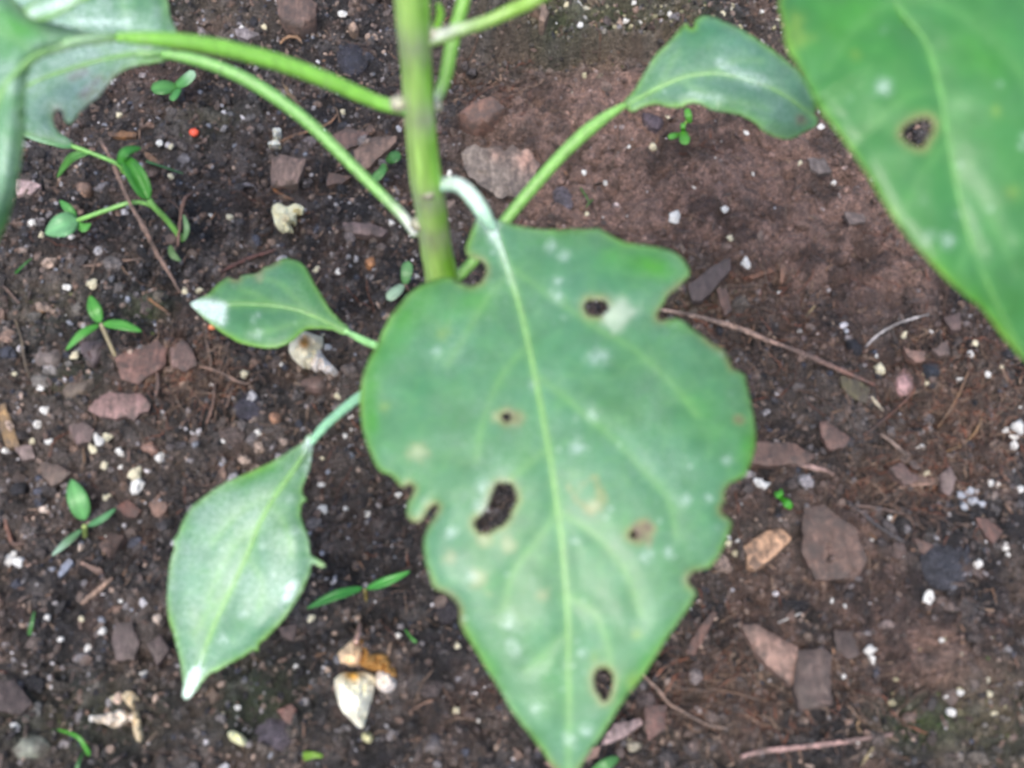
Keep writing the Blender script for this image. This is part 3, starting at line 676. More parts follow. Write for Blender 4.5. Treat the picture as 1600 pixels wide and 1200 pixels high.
# --- lower leaf hanging to a tip painted white with glare
l2 = [(491, 683), (489, 700), (484, 731), (473, 762), (474, 774), (480, 781), (472, 786), (470, 803), (474, 820), (481, 837), (484, 856), (485, 866), (494, 872), (508, 881), (509, 886), (500, 886), (488, 881), (485, 894), (478, 913), (469, 931),
      (454, 954), (437, 975), (420, 994), (404, 1008), (403, 1018), (396, 1016), (380, 1026), (359, 1037), (342, 1047), (328, 1053), (316, 1066), (306, 1080), (290, 1094), (284, 1088), (286, 1070), (281, 1031), (272, 997), (262, 959), (261, 919), (265, 881),
      (272, 856), (270, 845), (277, 835), (284, 818), (291, 803), (300, 790), (316, 778), (333, 765), (347, 756), (370, 746), (390, 737), (415, 726), (437, 714), (459, 700), (474, 690), (481, 680)]
leaf('leaf', l2, [], [(486, 690), (462, 730), (430, 775), (405, 820), (385, 870), (362, 920), (340, 965), (322, 1010), (308, 1050), (288, 1090)], [.038, .0400, .0405, .0402, .039, .0375, .0355, .033, .0305, .0275],
     [[(440, 762), (400, 785), (365, 810), (330, 850)], [(405, 820), (370, 850), (340, 900), (325, 940)], [(425, 790), (450, 830), (455, 870)], [(385, 870), (410, 910), (405, 950)], [(362, 920), (330, 950), (305, 990)]], 5.5, ((.0024, .0030), (.0026, .0030)),
     spots=[(453, 778, 9, 'w'), (460, 830, 10, 'w'), (392, 912, 9, 'w'), (410, 852, 8, 'w'), (347, 885, 8, 'w'), (345, 855, 7, 'w'), (320, 851, 6, 'w'), (440, 950, 12, 'w'), (425, 900, 8, 'w'), (503, 883, 8, 'y'), (380, 960, 10, 'w'), (350, 1000, 9, 'w')],
     base=(98, 150, 96), sky_sheen=.45, film=.15, dark=[(410, 735, 80, 12, -.45, 1.0), (285, 820, 12, 40, .4, .4)],
     white=[([(292, 1085), (306, 1052)], 9, 1.5), ([(458, 915), (448, 935)], 8, 1.2), ([(485, 690), (480, 700)], 7, 1.2), ([(486, 715), (480, 740)], 5, .5)], curl=.0012,
     label='pale dusty low leaf hanging to a white tip, margin toothed', mid_r=(4.5, 1.4))
petiole([(702, 545), (640, 575), (565, 618), (520, 654), (500, 674), (486, 692)], [znode(545), .0330, .0355, .0372, .0378, .0380], [7.5, 7.5, 8, 7.5, 7, 5], petcol((134, 186, 150), (110, 140, 90)), start3=PY(700, 540, YS))

# --- large close leaf on the other side
br = [(1217, 0), (1219, 18), (1222, 31), (1228, 69), (1237, 88), (1247, 103), (1262, 134), (1278, 166), (1303, 200), (1331, 237), (1356, 275), (1381, 317), (1412, 362), (1444, 399), (1490, 446), (1537, 486), (1569, 527), (1600, 563), (1630, 600),
      (1668, 655), (1682, 610), (1700, 560), (1718, 450), (1728, 300), (1712, 120), (1664, -40), (1560, -150), (1420, -190), (1330, -180), (1262, -120), (1228, -60)]
brm = [(1345, -180), (1362, -110), (1397, 0), (1444, 62), (1469, 141), (1481, 219), (1497, 297), (1516, 375), (1560, 480), (1610, 570), (1660, 645)]
leaf('leaf', br, [[(1408, 206), (1417, 195), (1435, 185), (1452, 184), (1459, 194), (1453, 214), (1441, 230), (1426, 227), (1412, 217)]], brm, [.128, .131, .1335, .1335, .132, .130, .1275, .1245, .119, .113, .106],
     [[(1400, 5), (1475, 10), (1545, 60), (1600, 125), (1650, 240)], [(1469, 141), (1420, 150), (1370, 190), (1330, 230)], [(1481, 219), (1440, 270), (1415, 320)], [(1490, 270), (1540, 330), (1590, 430)], [(1516, 375), (1500, 420), (1510, 450)], [(1397, 0), (1340, 40), (1290, 110)]],
     8, ((.0016, .0009), (.0012, .0009)), spots=[(1382, 137, 11, 'w'), (1480, 377, 12, 'w'), (1448, 372, 8, 'w'), (1252, 60, 16, 'y'), (1245, 30, 12, 'y'), (1555, 175, 8, 'y'), (1580, 300, 10, 'y'), (1335, 85, 8, 'y')],
     base=(66, 142, 58), sky_sheen=.04, film=.01, dark=[(1330, 30, 60, 80, .3, .45), (1270, 150, 14, 70, -.6, .5), (1500, 440, 80, 12, .8, .6), (1540, 90, 30, 60, -.6, .4)], curl=.0006, label='broad smooth leaf close above the bed with a single hole beside its midrib', mid_r=(5, 2), vein=(106, 168, 88))
# --- leaves at the other corner
cl = [(258, -30), (262, 0), (267, 25), (275, 48), (268, 70), (262, 92), (240, 97), (215, 101), (196, 108), (180, 118), (166, 134), (153, 150), (139, 161), (121, 177), (108, 194), (101, 188), (98, 176), (92, 169), (85, 173), (82, 184), (85, 198), (96, 212),
      (112, 222), (98, 226), (70, 218), (40, 212), (0, 204), (-60, 180), (-110, 120), (-110, 40), (-40, -20), (60, -40), (160, -50)]
leaf('leaf', cl, [],
     [(262, 84), (220, 84), (180, 90), (130, 102), (80, 118), (30, 140), (-40, 170)], [.0850, .0862, .0868, .0865, .085, .083, .079],
     [[(220, 85), (200, 40), (190, -10)], [(180, 90), (130, 50), (100, 10)], [(130, 102), (90, 130), (50, 150)], [(180, 92), (150, 125), (110, 170)]], 6, ((.0024, .0022), (.0024, .0022)),
     spots=[(130, 148, 5, 'b'), (138, 139, 5, 'b'), (147, 130, 5, 'b'), (156, 123, 4, 'b'), (112, 122, 4, 'b'), (122, 117, 4, 'b'), (132, 113, 4, 'b'), (128, 32, 16, 'w'), (165, 12, 20, 'w'), (200, 25, 18, 'w'), (90, 98, 20, 'w'), (55, 125, 20, 'w'), (100, 180, 10, 'w'), (150, 30, 24, 'w'), (62, 210, 18, 'w'), (100, 222, 12, 'w')],
     base=(104, 158, 104), sky_sheen=.5, film=.24, dark=[(225, 98, 40, 9, -.2, 1.2), (258, 15, 8, 40, 0, .9)], white=[([(120, 33), (200, 36)], 9, .6)], curl=.0015, label='pale leaf with torn slits partly under another leaf', lesion_rims=[(90, 172, 12), (160, 145, 40)], mid_r=(6.5, 2))  # pale spots along the top and the white stroke paint glare
petiole([(646, 362), (630, 338), (600, 308), (560, 268), (520, 228), (480, 190), (430, 152), (380, 122), (330, 101), (290, 90), (255, 85)], [znode(362), .0700, .0720, .0745, .0770, .079, .081, .0828, .084, .0846, .0850], [8, 8.5, 8.5, 9, 9.5, 10, 10.5, 10.5, 10, 9, 6],
        petcol((118, 172, 88), (104, 130, 66), .9, (.02, .09)), start3=PY(650, 366, YS))
fl = [(190, 58), (170, 66), (140, 70), (110, 76), (75, 86), (54, 99), (44, 115), (41, 140), (40, 175), (39, 210), (33, 250), (25, 300), (13, 343), (0, 372), (-30, 410), (-80, 400), (-150, 320), (-190, 190), (-180, 60), (-120, -40), (-50, -60), (0, -40),
      (18, -8), (34, 10), (48, 22), (64, 29), (92, 38), (130, 47), (165, 52)]
leaf('leaf', fl, [], [(180, 58), (140, 60), (90, 72), (40, 100), (0, 150), (-20, 220), (-40, 300), (-40, 390)], [.1190, .1205, .122, .1225, .1215, .119, .115, .110], [[(60, 88), (20, 60), (-30, 30)], [(0, 150), (-50, 140), (-110, 130)], [(10, 130), (28, 180), (25, 240)]],
     7, ((.0012, .0016), (.0014, .0018)), spots=[(15, 130, 22, 'w'), (20, 190, 16, 'w'), (60, 92, 14, 'w'), (5, 110, 18, 'w')], base=(92, 156, 76), sky_sheen=.45, film=.14, dark=[(10, 30, 60, 30, .2, 1.1), (70, 50, 60, 14, .2, .6), (0, 70, 40, 20, 0, .4)],
     white=[([(150, 64), (90, 76)], 8, .35)], curl=.002, label='large leaf bending down at the corner with a bluish sheen', mid_r=(8, 3))  # large pale spots and white stroke paint that sheen
petiole([(630, 172), (600, 163), (560, 147), (500, 121), (430, 96), (360, 78), (300, 67), (240, 61), (185, 58)], [znode(172), .1010, .1030, .1065, .1100, .113, .1155, .1175, .1190], [10, 11, 12, 13, 13.5, 13.5, 13, 12, 8], petcol((112, 168, 62), (112, 92, 66), .5, (.02, .06)), start3=PY(655, 174, YS))
tp = [(36, 13), (48, 4), (66, -12), (90, -50), (150, -90), (190, -70), (170, -30), (140, -6), (122, 2), (104, 13), (84, 24), (64, 31), (46, 26)]
leaf('leaf', tp, [], [(180, -80), (150, -40), (110, -6), (70, 14), (40, 18)], [.125, .127, .127, .125, .122], [], 6, ((.001, .001), (.001, .001)), spots=[(60, 15, 16, 'w'), (90, 5, 14, 'w')], base=(150, 186, 160), sky_sheen=.7, white=[([(52, 20), (115, -4)], 9, .7)], label='tip of a whitish leaf at the upper corner', mid_r=(2, 1))  # whitish base, spots and stroke paint a strip of glare
petiole([(640, -40), (500, -130), (320, -130), (180, -80)], [.119, .124, .127, .125], [10, 10, 10, 6], petcol((116, 168, 70)), start3=PY(640, -60, YS))
# branch towards the broad leaf, and a side shoot behind the stem
petiole([(660, 62), (690, 56), (720, 46), (760, 34), (800, 16), (835, 0), (900, -40), (1050, -130), (1200, -190), (1345, -180)], [znode(62), .1150, .1165, .118, .1190, .1205, .1225, .126, .1280, .1280], [13, 12, 10.5, 10, 11, 11, 12, 12, 11, 8],
        petcol((124, 164, 66), (122, 92, 84), .8, (.06, .07)), start3=PY(652, 66, YS))
petiole([(680, 158), (694, 128), (704, 80), (712, 45), (722, 10), (736, -50)], [znode(158), .098, .1000, .1015, .103, .106], [7, 10, 11, 11, 11, 10], petcol((112, 164, 62), (104, 128, 62), .7, (.03, .08)), start3=PY(676, 168, YS + .0035), name='side_shoot')
petiole([(672, 50), (682, 40), (688, 20), (684, 6)], [.114, .116, .118, .1195], [6, 6, 6, 3], petcol((116, 172, 60)), name='side_shoot', start3=PY(660, 62, YS))
# leaf axil swellings
for (a, b, w_, Y) in ((622, 162, 15, 0), (676, 52, 17, 0), (654, 350, 13, 0), (666, 300, 15, -.0015), (680, 166, 12, .003), (690, 446, 11, .001)):
    p = PY(a, b, YS + Y); V, F = ICO3
    vv = V * np.array([1, .9, .8]) * w_ * dd(p) / FPX * (1 + .12 * np.random.default_rng(a).normal(size=(len(V), 1)) * .5)
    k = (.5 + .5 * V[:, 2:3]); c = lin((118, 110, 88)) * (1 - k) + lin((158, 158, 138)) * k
    mesh('node_swelling', vv + p, F, M['stem'], c, plant)

# ================================================================== SEEDLINGS
def blade(name, path, wmax, zs, col, parent, shape='lance', n=12, m=5, fold=.25, tipcol=None, thick=.0002):
    """small leaf along a pixel path from base to tip"""
    pts = catmull(np.c_[np.array(path, float), zs * np.ones(len(path)) if np.isscalar(zs) else zs], 1e9, False) if False else np.c_[np.array(path, float), np.full(len(path), zs) if np.isscalar(zs) else np.array(zs)]
    cum = np.r_[0, np.cumsum(np.hypot(*np.diff(pts[:, :2], axis=0).T))]
    q = catmull_t(pts, cum, np.linspace(0, cum[-1], n)); s = np.linspace(0, 1, n)
    if shape == 'lance': wd = np.sin(np.pi * s ** .85) ** .8
    elif shape == 'round': wd = np.sqrt(np.clip(1 - (2 * s - 1) ** 2, 0, 1)) * (.75 + .25 * s)
    else: wd = np.clip(1 - s, 0, 1) ** .5 * np.minimum(1, s * 6 + .4)
    wd = np.maximum(wd, .06) * .88 * (1 + .12 * vnoise(s * 3, s * 0 + len(path), 1.7, n + int(abs(path[0][0])) % 50))
    T = np.gradient(q[:, :2], axis=0); T /= np.linalg.norm(T, axis=1)[:, None] + 1e-9; Nn = np.c_[-T[:, 1], T[:, 0]]
    u = np.linspace(-1, 1, m); px = q[:, 0, None] + Nn[:, 0, None] * wd[:, None] * wmax / 2 * u; py = q[:, 1, None] + Nn[:, 1, None] * wd[:, None] * wmax / 2 * u
    z = q[:, 2, None] + fold * np.abs(u) * wd[:, None] * wmax / 2 * .00014 - .2 * u ** 2 * wmax * .00003
    v = P(px, py, z).reshape(-1, 3)
    f = [(i * m + j, i * m + j + 1, (i + 1) * m + j + 1, (i + 1) * m + j) for i in range(n - 1) for j in range(m - 1)]
    f = [t[::-1] for t in f]
    c0 = lin(col); c = np.tile(c0, (n, m, 1)) * (1 + .25 * (np.abs(u)[None, :, None] < .3)) * .85
    if tipcol is not None: k = sm(.35, .9, s)[:, None, None]; c = c * (1 - k) + lin(tipcol) * k
    o = mesh(name, v, f, M['leaf'], c.reshape(-1, 3), parent)
    md = o.modifiers.new('thickness', 'SOLIDIFY'); md.thickness = thick; md.offset = -1
    return o
def gz_(a, b): return float(G(a, b)[2])
def stalk(path, zs, r, col, parent, name='stem', seg=8):
    pts = np.array([P(a, b, z) for (a, b), z in zip(path, zs)])
    return tube(name, pts, np.full(len(pts), r * .26 / FPX), M['stem'], petcol(col, tuple(int(q * .8) for q in col)), parent, seg)
def seedling(name, root, label, cat='seedling'):
    p = G(*root); e = empty(name, p); tag(e, label, cat, 'seedlings and weeds in the bed'); return e, float(p[2])

GR, PG = (96, 178, 66), (132, 196, 128)
e, g = seedling('seedling', (172, 535), 'three-leaved green seedling on a short pale stalk among grey bark pieces')
stalk([(182, 560), (172, 538), (158, 507)], [g - .001, g + .002, g + .007], 3.5, (150, 140, 116), e)
blade('leaf', [(157, 504), (148, 484), (141, 463)], 25, [g + .007, g + .009, g + .0085], GR, e)
blade('leaf', [(155, 508), (128, 522), (104, 547)], 15, [g + .007, g + .0085, g + .007], GR, e)
blade('leaf', [(161, 507), (190, 508), (221, 518)], 18, [g + .007, g + .0085, g + .0075], GR, e)
e, g = seedling('seedling', (134, 838), 'seedling with one broad oval leaf and a narrow grey-green leaf')
stalk([(134, 842), (132, 822)], [g - .001, g + .004], 4, (140, 160, 90), e)
blade('leaf', [(133, 812), (122, 782), (112, 750)], 38, [g + .005, g + .0085, g + .009], (122, 190, 118), e)
blade('leaf', [(137, 822), (158, 812), (181, 795)], 13, [g + .005, g + .007, g + .007], (100, 160, 110), e)
blade('leaf', [(128, 828), (106, 846), (82, 868)], 14, [g + .005, g + .005, g + .004], (92, 140, 96), e, tipcol=(176, 196, 192))
e, g = seedling('seedling', (572, 930), 'seedling with two narrow strap leaves spread flat above the dried flower')
stalk([(573, 938), (570, 922)], [g - .001, g + .0045], 3, (120, 110, 60), e)
blade('leaf', [(567, 919), (525, 930), (480, 951)], 18, [g + .0045, g + .007, g + .0055], (78, 172, 72), e, fold=.5)
blade('leaf', [(573, 920), (605, 908), (641, 893)], 17, [g + .0045, g + .007, g + .007], (88, 182, 74), e, fold=.5)
e, g = seedling('seedling', (272, 146), 'tiny seedling of paired round cotyledons below the arching petioles')
stalk([(276, 152), (273, 138)], [g - .001, g + .004], 3, (120, 170, 60), e)
blade('leaf', [(276, 137), (256, 137), (237, 139)], 27, [g + .004, g + .006, g + .006], (104, 170, 88), e, 'round')
blade('leaf', [(274, 135), (290, 126), (304, 112)], 22, [g + .004, g + .006, g + .007], (108, 176, 100), e, 'round', tipcol=(190, 214, 198))
blade('leaf', [(282, 137), (276, 146), (267, 157)], 15, [g + .004, g + .005, g + .005], (96, 170, 90), e, 'round')
e, g = seedling('seedling', (634, 448), 'tiny seedling beside the main stem with one glossy white lit leaf')
stalk([(640, 456), (633, 444)], [g - .001, g + .004], 2.5, (150, 120, 110), e)
blade('leaf', [(633, 444), (635, 428), (638, 409)], 23, [g + .004, g + .006, g + .0065], (118, 170, 112), e, 'round')
blade('leaf', [(631, 446), (620, 455), (605, 468)], 22, [g + .004, g + .006, g + .006], (206, 222, 212), e, 'round')  # whitish colour paints the light falling on this leaf
e, g = seedling('seedling', (604, 262), 'tiny round-leaved seedling half under the petiole beside bark flakes')
stalk([(606, 268), (602, 258)], [g - .001, g + .003], 2.5, (120, 150, 80), e)
blade('leaf', [(599, 256), (597, 268), (580, 284)], 18, [g + .003, g + .0055, g + .004], (98, 158, 82), e, 'round')
blade('leaf', [(604, 252), (614, 247), (625, 240)], 22, [g + .003, g + .005, g + .005], (70, 128, 58), e, 'round')
e, g = seedling('clover_sprout', (1068, 208), 'tiny sprout of four round bright green leaflets below the upper leaf', 'sprout')
stalk([(1066, 222), (1066, 205), (1072, 190)], [g - .001, g + .003, g + .005], 2, (110, 160, 50), e)
for (a, b, c, d, w_) in ((1066, 205, 1072, 226, 21), (1062, 210, 1044, 215, 12), (1067, 205, 1067, 193, 10), (1078, 192, 1073, 170, 15)):
    blade('leaflet', [(a, b), ((a + c) / 2, (b + d) / 2), (c, d)], w_, [g + .003, g + .005, g + .005], (112, 190, 62), e, 'round')
e, g = seedling('clover_sprout', (1222, 784), 'tiny bright green lobed sprout beside a white grain and the tan chip', 'sprout')
stalk([(1223, 790), (1222, 780)], [g - .001, g + .002], 2, (110, 160, 50), e)
for (a, b, c, d, w_) in ((1222, 779, 1211, 770, 12), (1220, 778, 1220, 765, 9), (1223, 779, 1236, 794, 16)):
    blade('leaflet', [(a, b), ((a + c) / 2, (b + d) / 2), (c, d)], w_, [g + .002, g + .004, g + .003], (92, 186, 46), e, 'round')
# the bigger weed
e, g = seedling('weed', (284, 372), 'straggly green weed with curled leaves and two arching stalks near the thin brown twig', 'weed')
stalk([(288, 378), (262, 345), (240, 322), (226, 300)], [g - .001, g + .006, g + .011, g + .014], 5, (116, 168, 84), e)
stalk([(280, 366), (245, 327), (210, 316), (165, 329), (120, 345)], [g - .001, g + .007, g + .010, g + .009, g + .006], 3.8, (124, 176, 92), e)
stalk([(192, 268), (183, 256), (145, 240), (112, 228)], [g + .012, g + .014, g + .016, g + .017], 3.5, (112, 170, 80), e)
stalk([(192, 268), (215, 290), (226, 300)], [g + .012, g + .0135, g + .014], 3, (112, 170, 80), e)
blade('leaf', [(232, 312), (212, 272), (190, 240)], 36, [g + .013, g + .0165, g + .017], (92, 184, 50), e, fold=.9)
blade('leaf', [(186, 258), (196, 238), (220, 232)], 17, [g + .016, g + .019, g + .0165], (84, 176, 52), e)
blade('leaf', [(142, 238), (116, 244), (102, 258), (90, 278)], 16, [g + .016, g + .015, g + .012, g + .009], (96, 160, 66), e, fold=.7)
blade('leaf', [(114, 229), (80, 216), (30, 206)], 26, [g + .017, g + .019, g + .020], (128, 188, 132), e, tipcol=(190, 220, 206))
blade('leaf', [(122, 344), (98, 352), (72, 366)], 42, [g + .006, g + .008, g + .006], (150, 206, 158), e, fold=.6)
blade('leaf', [(118, 342), (108, 328), (94, 314)], 17, [g + .006, g + .008, g + .008], (104, 180, 90), e)
blade('leaf', [(120, 348), (130, 356), (142, 350)], 16, [g + .006, g + .006, g + .006], (112, 190, 84), e)
blade('leaf', [(288, 376), (292, 356), (287, 336)], 11, [g + .002, g + .005, g + .006], (142, 178, 128), e)
blade('leaf', [(266, 384), (270, 398), (282, 408)], 13, [g + .003, g + .004, g + .003], (140, 164, 112), e)
def sprig(name, path, r, label, col, lift=.002, cat='sprout'):
    z = [gz_(*p) + lift * (.3 + 1.0 * math.sin(math.pi * (i + .3) / len(path))) for i, p in enumerate(path)]
    o = blade(name, path, r, z, col, None, 'strap'); tag(o, label, cat, 'grassy sprouts'); return o
sprig('grass_sprout', [(228, 252), (252, 260), (287, 272)], 5, 'thin dark green blade poking out behind the curled weed leaf', (52, 112, 48))
sprig('grass_sprout', [(46, 992), (50, 975), (54, 956)], 9, 'short upright green sprout in the dark soil beyond the leaf tip', (86, 140, 74), .004)
sprig('grass_sprout', [(650, 1004), (642, 996), (633, 984)], 7, 'tiny green blade on black soil beside the big leaf margin', (74, 150, 46))
sprig('grass_sprout', [(140, 1180), (122, 1152), (90, 1140)], 10, 'bright green bent blade at the bottom edge of the bed', (90, 176, 36), .004)
sprig('grass_sprout', [(118, 1215), (122, 1195), (130, 1176)], 9, 'grey-green stub of grass under the bright bent blade', (84, 140, 80), .003)
sprig('grass_sprout', [(926, 312), (920, 318), (916, 324)], 4, 'hair-thin green sprout close under the long upper petiole', (86, 130, 46))
sprig('grass_sprout', [(906, 292), (913, 303), (921, 316)], 4, 'hair-thin curved sprout on the smooth brown soil', (92, 136, 56))
sprig('grass_sprout', [(24, 428), (38, 414), (50, 404)], 5, 'short dark green blade by the mossy grit at the edge', (58, 124, 42))
sprig('weed_leaf', [(930, 1215), (946, 1196), (966, 1184)], 34, 'pale green weed leaf just showing under the big leaf tip', (104, 164, 96), .004, 'leaf')
sprig('weed_leaf', [(474, 1182), (490, 1180), (504, 1182)], 18, 'small yellow-green leaf lying on the soil at the bottom edge', (142, 178, 44), .001, 'leaf')

# ================================================================== BARK CHIPS, STONES
LAND = []   # named places for the labels of small grains: (words, px, py)
def slab(name, poly, col, label, cat, thick=.0012, dome=0.0, lift=.0003, m='bark', step=7, group=None, rough=.00018, tilt=0.0, smooth=False, col2=None, land=None, parent=None, origin=None, jag=.8, sh=True):
    poly = np.array(poly, float)
    if smooth: ol = catmull(poly, step * .8, True)
    else:
        pts = []
        n = len(poly); rr = np.random.default_rng(int(poly.sum()) % 9999)
        for i in range(n):
            a, b = poly[i], poly[(i + 1) % n]; k = max(1, int(np.hypot(*(b - a)) / (step * 1.1)))
            for j in range(k):
                q = a + (b - a) * j / k
                if j: q = q + rr.normal(0, jag, 2)
                pts.append(q)
        ol = np.array(pts)
    v2, f, nb = tri(ol, [], step)
    x, y = v2[:, 0], v2[:, 1]
    db = dpoly(x, y, ol, True)[0]; dm = max(db.max(), 1)
    g0 = G(ol[:, 0], ol[:, 1])
    A = np.c_[g0[:, 0], g0[:, 1], np.ones(len(g0))]; pl, *_ = np.linalg.lstsq(A, g0[:, 2], rcond=None)
    hz = np.zeros(len(x)) + g0[:, 2].mean()
    for _ in range(4):
        w3 = P(x, y, hz); hz = w3[:, 0] * pl[0] * .8 + w3[:, 1] * pl[1] * .8 + pl[2]
    gi = P(x, y, hz); sup = float(np.percentile(H(gi[:, 0], gi[:, 1]) - hz, 58 if dome else 84))
    zt = hz + sup + lift + thick + dome * (1 - (1 - db / dm) ** 2) + rough * 2 * (vnoise(x, y, .09, 3) if m != 'petal' else (.5 - np.abs(vnoise(x, y, .09, 3)) * 2.6)) + rough * vnoise(x, y, .25, 5) + tilt * (x - x.mean()) * .0001
    if not dome: zt = zt - .25 * thick * np.exp(-(db / 2.5) ** 2)
    top = P(x, y, zt)
    dist = np.array([np.hypot(x - a, y - b).argmin() for a, b in ol])
    bot = top[dist].copy(); c = top.mean(0); bot[:, 2] -= thick * (1.0 + (dome > 0) * .8) + .0002 + max(sup, 0) * .8; bot[:, :2] = c[:2] + (bot[:, :2] - c[:2]) * .93
    n = len(top); v = np.vstack([top, bot]); k = len(ol); F = f.tolist()
    # orientation of the outline ring
    ar = np.sum(ol[:, 0] * np.roll(ol[:, 1], -1) - ol[:, 1] * np.roll(ol[:, 0], -1))
    for i in range(k):
        a, b = int(dist[i]), int(dist[(i + 1) % k])
        if a == b: continue
        q = [a, b, n + (i + 1) % k, n + i]; F.append(q if ar > 0 else q[::-1])
    cap = list(range(n, n + k)); F.append(cap[::-1] if ar < 0 else cap)
    C = lin(col) * np.ones((len(v), 1)); C[:n] *= (1 + .35 * vnoise(x, y, .08, 6))[:, None]
    if col2 is not None:
        kx = col2[0](x, y)[:, None]; C[:n] = C[:n] * (1 - kx) + lin(col2[1])[None] * kx
    C[n:] *= .8
    o = mesh(name, v, F, M[m], C, parent, origin, smooth=sh)
    if sh: 
        try: o.data.set_sharp_from_angle(angle=R(38))
        except Exception: pass
    if parent is None: tag(o, label, cat, group)
    if land: LAND.append((land, poly[:, 0].mean(), poly[:, 1].mean()))
    return o
GB = 'bark chips lying on the soil'
